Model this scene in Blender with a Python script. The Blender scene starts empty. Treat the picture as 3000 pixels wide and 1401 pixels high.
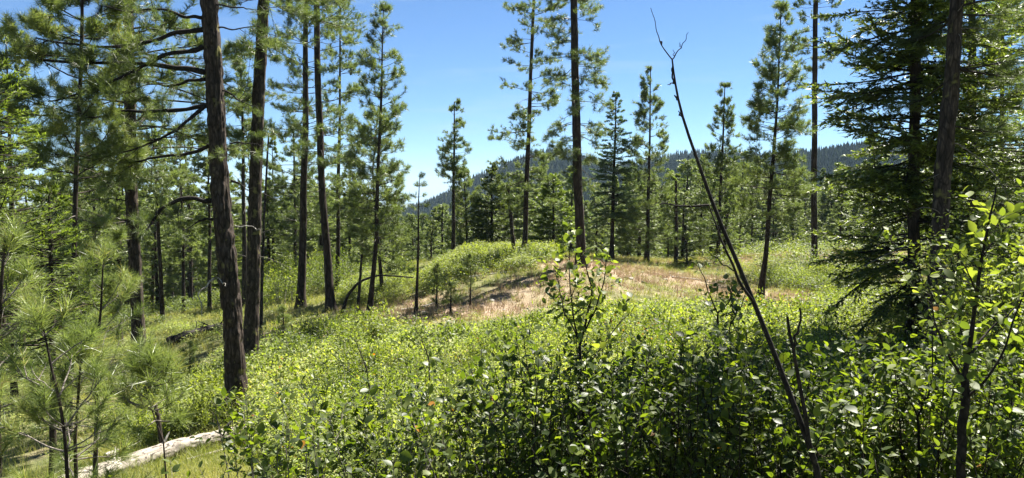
import bpy, math
import numpy as np
from mathutils import Matrix, Vector

rad = math.radians
scn = bpy.context.scene
COL = scn.collection

# ------------------------------------------------------------------ camera
F, CX, CY = 1839.0, 1288.0, 601.5          # focal length and centre in units of the 2576 x 1203 photograph
TH = 0.07                                   # camera looks slightly down
cd = bpy.data.cameras.new('camera'); cam = bpy.data.objects.new('camera', cd); COL.objects.link(cam)
cd.sensor_width = 36.0; cd.lens = 36.0 * F / 2576.0
cd.clip_start = 0.05; cd.clip_end = 40000
cam.location = (0, 0, 0); cam.rotation_euler = (rad(90) - TH, 0, 0)
scn.camera = cam

# ------------------------------------------------------------------ light
SUN_AZ, SUN_EL = rad(38), rad(56)           # azimuth from +Y towards +X
w = bpy.data.worlds.new('World'); scn.world = w; w.use_nodes = True
nt = w.node_tree; nt.nodes.clear()
sky = nt.nodes.new('ShaderNodeTexSky'); sky.sky_type = 'NISHITA'; sky.sun_disc = False
sky.sun_elevation = SUN_EL; sky.sun_rotation = SUN_AZ
sky.altitude = 2500; sky.air_density = 1.0; sky.dust_density = 0.0; sky.ozone_density = 3.0
bg = nt.nodes.new('ShaderNodeBackground'); bg.inputs['Strength'].default_value = 0.05
# thin cirrus wisps low over the horizon
tc = nt.nodes.new('ShaderNodeTexCoord'); mp = nt.nodes.new('ShaderNodeMapping'); mp.inputs['Scale'].default_value = (3.0, 3.0, 26.0)
nz = nt.nodes.new('ShaderNodeTexNoise'); nz.inputs['Scale'].default_value = 1.6; nz.inputs['Detail'].default_value = 6
cr = nt.nodes.new('ShaderNodeValToRGB'); cr.color_ramp.elements[0].position = 0.56; cr.color_ramp.elements[1].position = 0.80
cr.color_ramp.elements[1].color = (0.35, 0.35, 0.35, 1)
mx = nt.nodes.new('ShaderNodeMix'); mx.data_type = 'RGBA'; mx.inputs[7].default_value = (2.8, 3.6, 4.6, 1)
tint = nt.nodes.new('ShaderNodeMix'); tint.data_type = 'RGBA'; tint.blend_type = 'MULTIPLY'; tint.inputs[0].default_value = 1.0
tint.inputs[7].default_value = (0.46, 0.575, 0.67, 1)
out = nt.nodes.new('ShaderNodeOutputWorld')
L = nt.links.new
L(tc.outputs['Generated'], mp.inputs['Vector']); L(mp.outputs[0], nz.inputs['Vector']); L(nz.outputs['Fac'], cr.inputs[0])
L(cr.outputs[0], mx.inputs[0]); L(sky.outputs[0], tint.inputs[6]); L(tint.outputs[2], mx.inputs[6]); L(mx.outputs[2], bg.inputs[0]); L(bg.outputs[0], out.inputs[0])

ld = bpy.data.lights.new('sun', 'SUN'); ld.energy = 5.0; ld.angle = rad(0.53); ld.color = (1.0, 0.95, 0.86)
sun = bpy.data.objects.new('sun', ld); COL.objects.link(sun)
sdir = Vector((math.sin(SUN_AZ) * math.cos(SUN_EL), math.cos(SUN_AZ) * math.cos(SUN_EL), math.sin(SUN_EL)))
sun.rotation_euler = sdir.to_track_quat('Z', 'Y').to_euler()
sun.location = sdir * 100
vs = scn.view_settings
scn.display_settings.display_device = 'sRGB'
vs.view_transform = 'Standard'; vs.look = 'None'; vs.gamma = 1.0; vs.use_curve_mapping = False
vs.exposure = 2.2
scn.cycles.max_bounces = 8; scn.cycles.diffuse_bounces = 4; scn.cycles.transmission_bounces = 5; scn.cycles.volume_bounces = 0
scn.cycles.use_denoising = True

# ------------------------------------------------------------------ helpers
def nrm(v):
    return v / np.maximum(np.linalg.norm(v, axis=-1, keepdims=True), 1e-9)

def at(px, py, d):
    """point of the world at forward distance d that shows at photograph position px, py"""
    u = (px - CX) / F; v = -(py - CY) / F
    y = math.cos(TH) + v * math.sin(TH); z = -math.sin(TH) + v * math.cos(TH)
    k = d / y
    return np.array((u * k, d, z * k))

def hash3(ix, iy, iz, s):
    h = (ix * 374761393 + iy * 668265263 + iz * 2147483647 + s * 974634777) & 0xFFFFFFFF
    h = ((h ^ (h >> 13)) * 1274126177) & 0xFFFFFFFF
    return ((h ^ (h >> 16)) & 0xFFFF) / 65535.0

def vnoise(p, s=0):
    p = np.asarray(p, float); i = np.floor(p).astype(np.int64); f = p - i; f = f * f * (3 - 2 * f)
    r = 0
    for dx in (0, 1):
        for dy in (0, 1):
            for dz in (0, 1):
                wgt = (f[..., 0] if dx else 1 - f[..., 0]) * (f[..., 1] if dy else 1 - f[..., 1]) * (f[..., 2] if dz else 1 - f[..., 2])
                r = r + wgt * hash3(i[..., 0] + dx, i[..., 1] + dy, i[..., 2] + dz, s)
    return r

def fbm2(x, y, s=0, o=3):
    r = 0; a = 0.5; t = 0
    for k in range(o):
        r = r + a * vnoise(np.stack([x * 2 ** k, y * 2 ** k, 0 * x + 7.3 * k], -1), s + k); t += a; a *= 0.5
    return r / t

# ------------------------------------------------------------------ terrain
def zpy(py, d):
    return at(CX, py, d)[2]
ctrl = []
for px, py, d in [(757, 772, 30), (830, 780, 28), (930, 795, 27), (850, 780, 28), (1000, 792, 27), (700, 822, 25), (628, 916, 19), (590, 1078, 14),
                  (352, 975, 19), (430, 1150, 11.5), (240, 1215, 9.7), (410, 822, 36), (480, 776, 44), (100, 900, 30), (660, 742, 52), (530, 800, 35),
                  (1250, 795, 24), (1100, 770, 26), (1180, 785, 25), (1100, 860, 18), (1046, 775, 26), (900, 900, 18),
                  (1460, 660, 33), (1380, 655, 33), (1270, 670, 33), (1250, 640, 40), (1300, 700, 29), (1340, 740, 26), (1600, 690, 34), (1620, 655, 44), (1540, 655, 40), (1700, 670, 40), (1750, 730, 30),
                  (1800, 665, 42), (2000, 645, 47), (2048, 668, 41), (1912, 762, 27), (2100, 700, 34), (2130, 632, 55), (1900, 640, 52),
                  (2300, 880, 14.5), (2350, 790, 18), (2500, 780, 24), (2200, 830, 18), (2200, 1000, 10.5), (1500, 800, 23), (1700, 800, 22), (1950, 850, 17), (1450, 900, 15),
                  (1150, 690, 34), (1000, 720, 36), (1080, 655, 44)]:
    ctrl.append(at(px, py, d))
for x, y, z in [(0, 0, -1.75), (-3, 0, -2.3), (3, 0, -1.55), (0, -6, -1.0), (0, 4, -2.25), (-3, 5, -2.95), (3, 5, -2.0), (0, 8, -3.0), (-8, 4, -4.0), (8, 4, -1.9),
                (4, 9, -2.5), (-5, 8, -3.55), (-12, 12, -5.5), (-20, 20, -8.0), (12, 10, -2.4), (20, 16, -2.8), (-14, 2, -5.5), (14, 0, -1.4), (-30, 10, -10), (30, 20, -3.0),
                (-10, -10, -3.5), (10, -10, -0.5), (-30, -10, -8), (30, -10, -1),
                (0, 60, -9.0), (-20, 60, -9.5), (-45, 50, -12), (18, 62, -6.6), (35, 60, -6.0), (50, 40, -5), (-60, 20, -14), (60, 0, -3), (0, 85, -15), (-40, 80, -15), (40, 85, -11),
                (-80, 0, -16), (80, 30, -6), (0, -60, 2), (60, -50, 4), (-60, -50, -4)]:
    ctrl.append(np.array((x, y, z)))
ctrl = np.array(ctrl)
def _tps_k(r2):
    return np.where(r2 > 1e-9, 0.5 * r2 * np.log(np.maximum(r2, 1e-9)), 0.0)
_n = len(ctrl); _d2 = ((ctrl[:, None, :2] - ctrl[None, :, :2]) ** 2).sum(-1)
_A = np.zeros((_n + 3, _n + 3)); _A[:_n, :_n] = _tps_k(_d2) + np.eye(_n) * 6.0
_A[:_n, _n] = 1; _A[:_n, _n + 1:] = ctrl[:, :2]; _A[_n, :_n] = 1; _A[_n + 1:, :_n] = ctrl[:, :2].T
_w = np.linalg.solve(_A, np.concatenate([ctrl[:, 2], np.zeros(3)]))
def smooth(a, b, x):
    t = np.clip((x - a) / (b - a), 0, 1); return t * t * (3 - 2 * t)
def azp(px): return math.atan((px - CX) / F)
RIDGE_AZ = [azp(p) for p in (-800, 700, 900, 1000, 1060, 1120, 1180, 1240, 1290, 1340, 1390, 1440, 1480, 1540, 1600, 1700, 1800, 1900, 2030, 2140, 2300, 2600, 3400)]
RIDGE_PY = [560, 545, 535, 524, 512, 486, 454, 430, 412, 390, 382, 386, 400, 412, 404, 384, 378, 384, 378, 362, 362, 380, 410]
FAR_AZ = [azp(p) for p in (-1200, 0, 200, 420, 560, 640, 760, 900, 1000, 1060, 1400, 3400)]
FAR_PY = [500, 505, 498, 500, 508, 503, 510, 512, 514, 520, 520, 520]
KN = np.log(np.array([60, 110, 190, 330, 520, 1000, 1300, 2600, 5200, 7000, 9000, 12000.]))
def far_z(az, r):
    zr = -np.sin(TH) * 0
    pr = np.interp(az, RIDGE_AZ, RIDGE_PY); pf = np.interp(az, FAR_AZ, FAR_PY)
    tr = (-(pr - CY) / F * math.cos(TH) - math.sin(TH)) / (math.cos(TH) - (pr - CY) / F * math.sin(TH))
    tf = (-(pf - CY) / F * math.cos(TH) - math.sin(TH)) / (math.cos(TH) - (pf - CY) / F * math.sin(TH))
    ca = np.cos(np.clip(az, -1.0, 1.0))
    z1 = tr * 1000 * ca - 14; z2 = tf * 7000 * ca
    side = np.interp(az, [-0.7, 0, 0.2, 0.7], [0, 0, 1, 1.3])
    K = [-9 + 3 * side, -20 + 8 * side, -31 + 10 * side, -44 + 14 * side, 0.35 * z1 - 34 + 8 * side, z1, z1 - 60, z1 * 0 - 330, z1 * 0 - 260, z2, z2 - 300, z2 * 0 - 500]
    K = np.stack([np.broadcast_to(k, az.shape) for k in K], 0)
    lr = np.clip(np.log(np.maximum(r, 1.0)), KN[0], KN[-1] - 1e-6)
    i = np.clip(np.searchsorted(KN, lr, side='right') - 1, 0, len(KN) - 2)
    t = (lr - KN[i]) / (KN[i + 1] - KN[i]); t = t * t * (3 - 2 * t)
    a = np.take_along_axis(K, i[None], 0)[0]; b = np.take_along_axis(K, i[None] + 1, 0)[0]
    return a + (b - a) * t
def ground(x, y):
    x = np.atleast_1d(np.asarray(x, float)); y = np.atleast_1d(np.asarray(y, float))
    shp = x.shape; x = x.ravel(); y = y.ravel()
    r = np.hypot(x, y); az = np.arctan2(x, y)
    out = np.empty_like(x)
    for s in range(0, len(x), 40000):
        xs, ys = x[s:s + 40000], y[s:s + 40000]
        k = np.minimum(1.0, 95.0 / np.maximum(np.hypot(xs, ys), 1e-6)); xx, yy = xs * k, ys * k
        d2 = (xx[:, None] - ctrl[None, :, 0]) ** 2 + (yy[:, None] - ctrl[None, :, 1]) ** 2
        out[s:s + 40000] = _tps_k(d2) @ _w[:_n] + _w[_n] + _w[_n + 1] * xx + _w[_n + 2] * yy
    m = smooth(55, 95, r)
    azf = np.where(np.abs(az) > 1.7, np.sign(az) * 1.7, az)
    z = out * (1 - m) + far_z(azf, r) * m
    z = z + (fbm2(x * 0.45, y * 0.45, 3) - 0.5) * 0.22 * smooth(2, 10, r) + (fbm2(x * 2.2, y * 2.2, 9) - 0.5) * 0.07
    z = z + (fbm2(x * 0.006, y * 0.006, 5, 4) - 0.5) * 30 * smooth(250, 700, r) * (1 - smooth(900, 1001, r) * (1 - smooth(1001, 2500, r))) + (fbm2(x * 0.0012, y * 0.0012, 15, 4) - 0.5) * 160 * smooth(3000, 6000, r)
    return z.reshape(shp)
def gz(x, y): return float(ground(x, y)[0])

# ------------------------------------------------------------------ materials
def mat(name):
    m = bpy.data.materials.new(name); m.use_nodes = True; m.node_tree.nodes.clear(); return m
def nd(m, t, **kw):
    n = m.node_tree.nodes.new(t)
    for k, v in kw.items(): setattr(n, k, v)
    return n
def ramp(n, stops):
    e = n.color_ramp.elements
    while len(e) < len(stops): e.new(0.5)
    for s, (p, c) in zip(e, stops): s.position = p; s.color = (*c, 1)
def leaf_mat(name, stops, trans, tfac=0.4, rough=0.45, spec=0.4):
    """stops: colour ramp over the per-leaf 'tint' attribute; trans: colour of light coming through"""
    m = mat(name); l = m.node_tree.links.new
    a = nd(m, 'ShaderNodeAttribute', attribute_name='tint')
    r = nd(m, 'ShaderNodeValToRGB'); ramp(r, stops)
    p = nd(m, 'ShaderNodeBsdfPrincipled'); p.inputs['Roughness'].default_value = rough; p.inputs['Specular IOR Level'].default_value = spec
    t = nd(m, 'ShaderNodeBsdfTranslucent')
    mm = nd(m, 'ShaderNodeMix', data_type='RGBA', blend_type='MULTIPLY'); mm.inputs[0].default_value = 1.0
    sc = nd(m, 'ShaderNodeMix', data_type='RGBA', blend_type='MIX'); sc.inputs[0].default_value = 0.5
    mm.inputs[7].default_value = (*trans, 1)
    ms = nd(m, 'ShaderNodeMixShader'); ms.inputs[0].default_value = tfac
    o = nd(m, 'ShaderNodeOutputMaterial')
    l(a.outputs['Fac'], r.inputs[0]); l(r.outputs[0], p.inputs['Base Color']); l(r.outputs[0], mm.inputs[6]); l(mm.outputs[2], t.inputs[0])
    l(p.outputs[0], ms.inputs[1]); l(t.outputs[0], ms.inputs[2]); l(ms.outputs[0], o.inputs[0])
    return m
def bark_mat(name, dark, mid, light, scale=18.0, zs=0.25, lichen=0.0, bump=0.5):
    m = mat(name); l = m.node_tree.links.new
    tc = nd(m, 'ShaderNodeTexCoord'); mp = nd(m, 'ShaderNodeMapping'); mp.inputs['Scale'].default_value = (1, 1, zs)
    n1 = nd(m, 'ShaderNodeTexNoise'); n1.inputs['Scale'].default_value = scale; n1.inputs['Detail'].default_value = 7; n1.inputs['Roughness'].default_value = 0.65
    v = nd(m, 'ShaderNodeTexVoronoi', feature='DISTANCE_TO_EDGE'); v.inputs['Scale'].default_value = scale * 0.8
    r = nd(m, 'ShaderNodeValToRGB'); ramp(r, [(0.3, dark), (0.52, mid), (0.72, light)])
    r2 = nd(m, 'ShaderNodeValToRGB'); ramp(r2, [(0.0, (0.25, 0.25, 0.25)), (0.12, (1, 1, 1))])
    mm = nd(m, 'ShaderNodeMix', data_type='RGBA', blend_type='MULTIPLY'); mm.inputs[0].default_value = 0.8
    n2 = nd(m, 'ShaderNodeTexNoise'); n2.inputs['Scale'].default_value = 5.0; n2.inputs['Detail'].default_value = 4
    r3 = nd(m, 'ShaderNodeValToRGB'); ramp(r3, [(0.6, (0, 0, 0)), (0.7, (lichen,) * 3)])
    lm = nd(m, 'ShaderNodeMix', data_type='RGBA'); lm.inputs[7].default_value = (0.30, 0.28, 0.08, 1)
    p = nd(m, 'ShaderNodeBsdfPrincipled'); p.inputs['Roughness'].default_value = 0.9; p.inputs['Specular IOR Level'].default_value = 0.2
    b = nd(m, 'ShaderNodeBump'); b.inputs['Strength'].default_value = bump; b.inputs['Distance'].default_value = 0.03
    o = nd(m, 'ShaderNodeOutputMaterial')
    l(tc.outputs['Object'], mp.inputs[0]); l(mp.outputs[0], n1.inputs['Vector']); l(mp.outputs[0], v.inputs['Vector']); l(tc.outputs['Object'], n2.inputs['Vector'])
    l(n1.outputs['Fac'], r.inputs[0]); l(v.outputs['Distance'], r2.inputs[0]); l(r.outputs[0], mm.inputs[6]); l(r2.outputs[0], mm.inputs[7])
    l(n2.outputs['Fac'], r3.inputs[0]); l(r3.outputs[0], lm.inputs[0]); l(mm.outputs[2], lm.inputs[6]); l(lm.outputs[2], p.inputs['Base Color'])
    l(n1.outputs['Fac'], b.inputs['Height']); l(b.outputs[0], p.inputs['Normal']); l(p.outputs[0], o.inputs[0])
    return m

M = {}
M['bark'] = bark_mat('dark_bark', (0.016, 0.012, 0.009), (0.046, 0.034, 0.026), (0.12, 0.09, 0.07), lichen=0.4)
M['bark_far'] = bark_mat('brown_bark', (0.018, 0.013, 0.010), (0.042, 0.031, 0.024), (0.085, 0.064, 0.05), scale=9, lichen=0.1, bump=0.2)
M['twig'] = bark_mat('twig_bark', (0.014, 0.011, 0.009), (0.035, 0.027, 0.021), (0.075, 0.06, 0.045), scale=30, bump=0.1)
M['twig_grey'] = bark_mat('grey_twig_bark', (0.07, 0.06, 0.05), (0.16, 0.14, 0.12), (0.30, 0.27, 0.24), scale=30, zs=1, bump=0.1)
M['stem_dark'] = bark_mat('dark_stem_bark', (0.009, 0.007, 0.006), (0.021, 0.017, 0.014), (0.05, 0.04, 0.033), scale=40, zs=0.6, bump=0.2)
M['deadwood'] = bark_mat('weathered_wood', (0.20, 0.17, 0.135), (0.34, 0.30, 0.25), (0.46, 0.42, 0.36), scale=7, zs=1.0, bump=0.15)
M['greywood'] = bark_mat('grey_dead_wood', (0.20, 0.18, 0.15), (0.38, 0.35, 0.30), (0.55, 0.52, 0.47), scale=20, zs=1.0, bump=0.1)
M['charred'] = bark_mat('charred_wood', (0.010, 0.009, 0.008), (0.03, 0.026, 0.022), (0.10, 0.085, 0.07), scale=9, zs=1, bump=0.5)
M['needle_pine'] = leaf_mat('pine_needles', [(0.0, (0.046, 0.064, 0.022)), (0.5, (0.103, 0.132, 0.048)), (1.0, (0.185, 0.212, 0.084))], (1.55, 1.7, 0.75), 0.38, 0.42, 0.4)
M['needle_young'] = leaf_mat('young_pine_needles', [(0.0, (0.050, 0.076, 0.024)), (0.5, (0.125, 0.160, 0.050)), (0.95, (0.22, 0.25, 0.09)), (1.0, (0.30, 0.16, 0.06))], (1.5, 1.6, 0.8), 0.38, 0.40, 0.45)
M['needle_fir'] = leaf_mat('fir_needles', [(0.0, (0.030, 0.044, 0.015)), (0.6, (0.082, 0.105, 0.030)), (1.0, (0.18, 0.22, 0.055))], (1.7, 1.8, 0.6), 0.35, 0.45, 0.3)
M['needle_light'] = leaf_mat('light_fir_needles', [(0.0, (0.060, 0.085, 0.024)), (0.6, (0.125, 0.165, 0.040)), (1.0, (0.20, 0.25, 0.06))], (1.5, 1.6, 0.5), 0.42, 0.45, 0.3)
M['needle_larch'] = leaf_mat('larch_needles', [(0.0, (0.055, 0.085, 0.045)), (1.0, (0.125, 0.17, 0.08))], (1.4, 1.6, 0.9), 0.4, 0.5, 0.3)
M['needle_far'] = leaf_mat('distant_needles', [(0.0, (0.022, 0.036, 0.018)), (0.6, (0.050, 0.070, 0.028)), (1.0, (0.105, 0.125, 0.045))], (1.5, 1.6, 0.7), 0.3, 0.5, 0.25)
M['leaf_snow'] = leaf_mat('snowberry_leaves', [(0.0, (0.070, 0.105, 0.026)), (0.5, (0.205, 0.245, 0.070)), (0.93, (0.36, 0.38, 0.14)), (1.0, (0.38, 0.33, 0.14))], (1.5, 1.6, 0.45), 0.45, 0.55, 0.2)
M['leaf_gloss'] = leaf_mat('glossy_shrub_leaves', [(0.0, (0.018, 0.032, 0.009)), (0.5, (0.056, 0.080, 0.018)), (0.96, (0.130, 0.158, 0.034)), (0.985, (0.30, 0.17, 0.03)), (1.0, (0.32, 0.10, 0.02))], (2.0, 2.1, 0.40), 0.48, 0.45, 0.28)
M['leaf_bright'] = leaf_mat('bright_green_leaves', [(0.0, (0.050, 0.076, 0.018)), (0.6, (0.130, 0.163, 0.038)), (1.0, (0.24, 0.265, 0.075))], (1.6, 1.65, 0.5), 0.48, 0.48, 0.28)
M['grass_green'] = leaf_mat('green_grass', [(0.0, (0.09, 0.12, 0.025)), (0.6, (0.20, 0.22, 0.06)), (1.0, (0.36, 0.33, 0.15))], (1.4, 1.4, 0.6), 0.4, 0.5, 0.3)
M['grass_dry'] = leaf_mat('dry_grass', [(0.0, (0.19, 0.12, 0.09)), (0.3, (0.27, 0.20, 0.13)), (0.6, (0.34, 0.28, 0.16)), (0.85, (0.26, 0.25, 0.09)), (1.0, (0.15, 0.18, 0.045))], (1.1, 1.0, 0.9), 0.3, 0.6, 0.2)

def log_mat():
    m = mat('log_wood'); l = m.node_tree.links.new
    at_ = nd(m, 'ShaderNodeAttribute', attribute_name='tint'); r = nd(m, 'ShaderNodeValToRGB'); ramp(r, [(0.0, (0.035, 0.027, 0.021)), (0.3, (0.12, 0.10, 0.08)), (0.55, (0.22, 0.19, 0.155)), (1.0, (0.33, 0.30, 0.25))])
    tc = nd(m, 'ShaderNodeTexCoord'); n = nd(m, 'ShaderNodeTexNoise'); n.inputs['Scale'].default_value = 45; n.inputs['Detail'].default_value = 6
    ad = nd(m, 'ShaderNodeMath', operation='MULTIPLY_ADD'); ad.inputs[1].default_value = 0.5; sb = nd(m, 'ShaderNodeMath', operation='SUBTRACT'); sb.inputs[1].default_value = 0.25
    b = nd(m, 'ShaderNodeBump'); b.inputs['Strength'].default_value = 0.4; b.inputs['Distance'].default_value = 0.01
    p = nd(m, 'ShaderNodeBsdfPrincipled'); p.inputs['Roughness'].default_value = 0.85; o = nd(m, 'ShaderNodeOutputMaterial')
    l(tc.outputs['Object'], n.inputs[0]); l(n.outputs[0], ad.inputs[0]); l(at_.outputs['Fac'], ad.inputs[2]); l(ad.outputs[0], sb.inputs[0]); l(sb.outputs[0], r.inputs[0]); l(r.outputs[0], p.inputs['Base Color'])
    l(n.outputs[0], b.inputs['Height']); l(b.outputs[0], p.inputs['Normal']); l(p.outputs[0], o.inputs[0]); return m
M['log_wood'] = log_mat()

# ------------------------------------------------------------------ mesh building
class Buf:
    """collects numpy geometry with a per-vertex tint and a material per face"""
    def __init__(s): s.V = []; s.T = []; s.F = []; s.n = 0
    def add(s, V, Fa, tint=0.5, m=0, smooth=False):
        V = np.asarray(V, np.float32).reshape(-1, 3); Fa = np.asarray(Fa, np.int32)
        s.V.append(V); s.T.append(np.broadcast_to(np.asarray(tint, np.float32), (len(V),)) if np.ndim(tint) == 0 else np.asarray(tint, np.float32).ravel())
        s.F.append((Fa + s.n, m, smooth)); s.n += len(V)
    def mesh(s, name, mats, origin=(0, 0, 0)):
        V = np.concatenate(s.V) - np.asarray(origin, np.float32); T = np.concatenate(s.T)
        me = bpy.data.meshes.new(name)
        me.vertices.add(len(V)); me.vertices.foreach_set('co', V.ravel())
        li = np.concatenate([f.ravel() for f, _, _ in s.F]); tot = np.concatenate([np.full(len(f), f.shape[1], np.int32) for f, _, _ in s.F])
        me.loops.add(len(li)); me.loops.foreach_set('vertex_index', li)
        st = np.concatenate([[0], np.cumsum(tot)[:-1]]).astype(np.int32)
        me.polygons.add(len(tot)); me.polygons.foreach_set('loop_start', st)
        me.polygons.foreach_set('material_index', np.concatenate([np.full(len(f), m, np.int32) for f, m, _ in s.F]))
        me.polygons.foreach_set('use_smooth', np.concatenate([np.full(len(f), sm, bool) for f, _, sm in s.F]))
        a = me.attributes.new('tint', 'FLOAT', 'POINT'); a.data.foreach_set('value', T)
        for mm in mats: me.materials.append(mm)
        me.update(calc_edges=True)
        return me

def obj(name, me, parent=None, loc=(0, 0, 0), label=None, cat=None, group=None, kind=None):
    o = bpy.data.objects.new(name, me); COL.objects.link(o); o.location = loc
    if parent is not None: o.parent = parent
    if label: o['label'] = label
    if cat: o['category'] = cat
    if group: o['group'] = group
    if kind: o['kind'] = kind
    return o

def tubes(buf, P, R, sides=5, tint=0.5, m=0):
    P = np.asarray(P, float); R = np.asarray(R, float)
    if P.ndim == 2: P = P[None]; R = R[None]
    B, N, _ = P.shape
    T = nrm(np.gradient(P, axis=1)); mean = nrm(P[:, -1] - P[:, 0])
    ref = np.where(np.abs(mean[:, 2:3]) > 0.8, np.array([[0, 1.0, 0]]), np.array([[0, 0, 1.0]]))[:, None, :]
    U = nrm(np.cross(T, np.broadcast_to(ref, T.shape))); W = np.cross(T, U)
    a = np.arange(sides) * 2 * np.pi / sides
    ring = P[:, :, None, :] + R[:, :, None, None] * (U[:, :, None, :] * np.cos(a)[None, None, :, None] + W[:, :, None, :] * np.sin(a)[None, None, :, None])
    i = np.arange(N - 1)[:, None]; j = np.arange(sides)[None, :]
    q = np.stack([i * sides + j, i * sides + (j + 1) % sides, (i + 1) * sides + (j + 1) % sides, (i + 1) * sides + j], -1).reshape(-1, 4)
    Fq = (q[None] + (np.arange(B) * N * sides)[:, None, None]).reshape(-1, 4)
    buf.add(ring.reshape(-1, 3), Fq, tint, m, True)

def spread(ax, n, lo, hi, rng):
    """n directions around each axis, at angles lo..hi (radians) from it"""
    Mx = len(ax)
    rv = rng.normal(size=(Mx, n, 3)); A = np.repeat(ax[:, None, :], n, 1)
    per = nrm(rv - (rv * A).sum(-1, keepdims=True) * A)
    th = rng.uniform(lo, hi, (Mx, n, 1))
    return A * np.cos(th) + per * np.sin(th)

def tufts(buf, C, ax, L, n, w, rng, lo=0.25, hi=1.25, shoot=0.5, tint=None, m=0, droop=0.12, up=0.25):
    """needle tufts: n thin triangles from each shoot end"""
    C = np.asarray(C, float); Mx = len(C)
    if Mx == 0: return
    L = np.broadcast_to(L, (Mx,))
    ax = nrm(ax + np.array([0, 0, up]))
    D = spread(ax, n, lo, hi, rng)
    s = rng.uniform(-shoot, 0.15, (Mx, n, 1)) * L[:, None, None]
    b = C[:, None, :] + ax[:, None, :] * s
    ln = L[:, None, None] * rng.uniform(0.65, 1.1, (Mx, n, 1))
    tip = b + D * ln; tip[..., 2] -= droop * ln[..., 0]
    side = nrm(np.cross(D, rng.normal(size=D.shape))) * (w * 0.5)
    V = np.stack([b - side, b + side, tip + side * 0.25], 2).reshape(-1, 3)
    Fa = np.arange(len(V)).reshape(-1, 3)
    if tint is None: tint = rng.uniform(0.2, 0.8, Mx)
    tt = np.clip(np.broadcast_to(tint, (Mx,))[:, None] + rng.uniform(-0.2, 0.2, (Mx, n)), 0, 0.97)
    buf.add(V, Fa, np.repeat(tt.ravel(), 3), m)

class Tufts:
    """needle tufts to be placed as instances of a few tuft meshes"""
    def __init__(s, n, w, L, lo=0.25, hi=1.25): s.n, s.w, s.L, s.lo, s.hi = n, w, L, lo, hi; s.C = []; s.A = []; s.S = []; s.T = []
    def put(s, C, A, L, T): s.C.append(C); s.A.append(A); s.S.append(np.broadcast_to(L, (len(C),))); s.T.append(np.broadcast_to(T, (len(C),)))
TUFT_MESH = {}
def tuft_set(n, w, L, lo, hi, matn):
    key = (n, round(w / L, 4), lo, hi, matn)
    if key not in TUFT_MESH:
        out = []
        for v in range(15):
            rg = np.random.default_rng(v + 77); b = Buf(); tufts(b, np.zeros((1, 3)), np.array([[0, 0, 1.0]]), 1.0, n, w / L, rg, lo, hi, .55, np.array([.12 + .7 * (v // 3) / 4]), 0, .1, 0)
            out.append(b.mesh('needle_tuft', [M[matn]]))
        TUFT_MESH[key] = out
    return TUFT_MESH[key]
def place_tufts(tf, name, matn, parent, origin, seed=0):
    C = np.concatenate(tf.C) - np.asarray(origin); A = nrm(np.concatenate(tf.A) + [0, 0, .25]); S = np.concatenate(tf.S); T = np.concatenate(tf.T)
    rg = np.random.default_rng(seed); n = len(C)
    turn = np.stack([np.arccos(np.clip(A[:, 2], -1, 1)), 0 * S, np.arctan2(A[:, 0], -A[:, 1])], -1)
    idx = np.clip((T + rg.normal(0, .06, n) - .05) / .85 * 5, 0, 4).astype(int) * 3 + rg.integers(0, 3, n)
    o = instancer(name, None, None, C, None, np.stack([S, S, S], -1), idx, tuft_set(tf.n, tf.w, tf.L, tf.lo, tf.hi, matn), [M[matn]], turn=turn)
    o.parent = parent
    return o

def leaves(buf, C, D, Nn, L, W, rng, tint, m=0, det=1):
    """ovate leaves: det 1 = two triangles each, det 2 = folded blade of six"""
    C = np.asarray(C, float); D = nrm(D); S = nrm(np.cross(D, Nn)); Nn = np.cross(S, D)
    L = np.broadcast_to(L, (len(C),))[:, None]; W = np.broadcast_to(W, (len(C),))[:, None]
    k = len(C)
    if det == 1:
        V = np.stack([C, C + D * L * 0.45 + S * W * 0.5 + Nn * W * 0.12, C + D * L, C + D * L * 0.45 - S * W * 0.5 + Nn * W * 0.12], 1)
        Fa = np.array([[0, 1, 2], [0, 2, 3]])[None] + (np.arange(k) * 4)[:, None, None]; nv = 4
    else:
        up = Nn * W * 0.16
        V = np.stack([C, C + D * L * 0.28 + S * W * 0.42 + up, C + D * L * 0.66 + S * W * 0.40 + up * 0.8, C + D * L - Nn * L * 0.12,
                      C + D * L * 0.66 - S * W * 0.40 + up * 0.8, C + D * L * 0.28 - S * W * 0.42 + up, C + D * L * 0.5], 1)
        Fa = np.array([[0, 1, 6], [1, 2, 6], [2, 3, 6], [3, 4, 6], [4, 5, 6], [5, 0, 6]])[None] + (np.arange(k) * 7)[:, None, None]; nv = 7
    buf.add(V.reshape(-1, 3), Fa.reshape(-1, 3), np.repeat(np.broadcast_to(tint, (k,)), nv), m)

def poly_at(P, bi, s):
    """points and tangents of polylines P[B,N,3] at fraction s for branch index bi"""
    N = P.shape[1]; x = np.clip(s, 0, 0.9999) * (N - 1); i = x.astype(int); f = (x - i)[:, None]
    a = P[bi, i]; b = P[bi, i + 1]
    return a + (b - a) * f, nrm(b - a)

def grow(start, az, el, length, N, rng, curve=0.0, wig=0.12, tip_up=0.0):
    """branches as polylines [B,N,3]; curve bends elevation along the way, tip_up turns the end up"""
    B = len(start); s = np.linspace(0, 1, N)[None]
    e = el[:, None] + curve[:, None] * s + tip_up * s ** 3 + np.cumsum(rng.normal(0, wig * 0.5, (B, N)), 1)
    a = az[:, None] + np.cumsum(rng.normal(0, wig, (B, N)), 1)
    st = (length / (N - 1))[:, None, None]
    D = np.stack([np.sin(a) * np.cos(e), np.cos(a) * np.cos(e), np.sin(e)], -1) * st
    P = np.concatenate([np.zeros((B, 1, 3)), np.cumsum(D[:, :-1], 1)], 1)
    return P + start[:, None, :]

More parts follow.
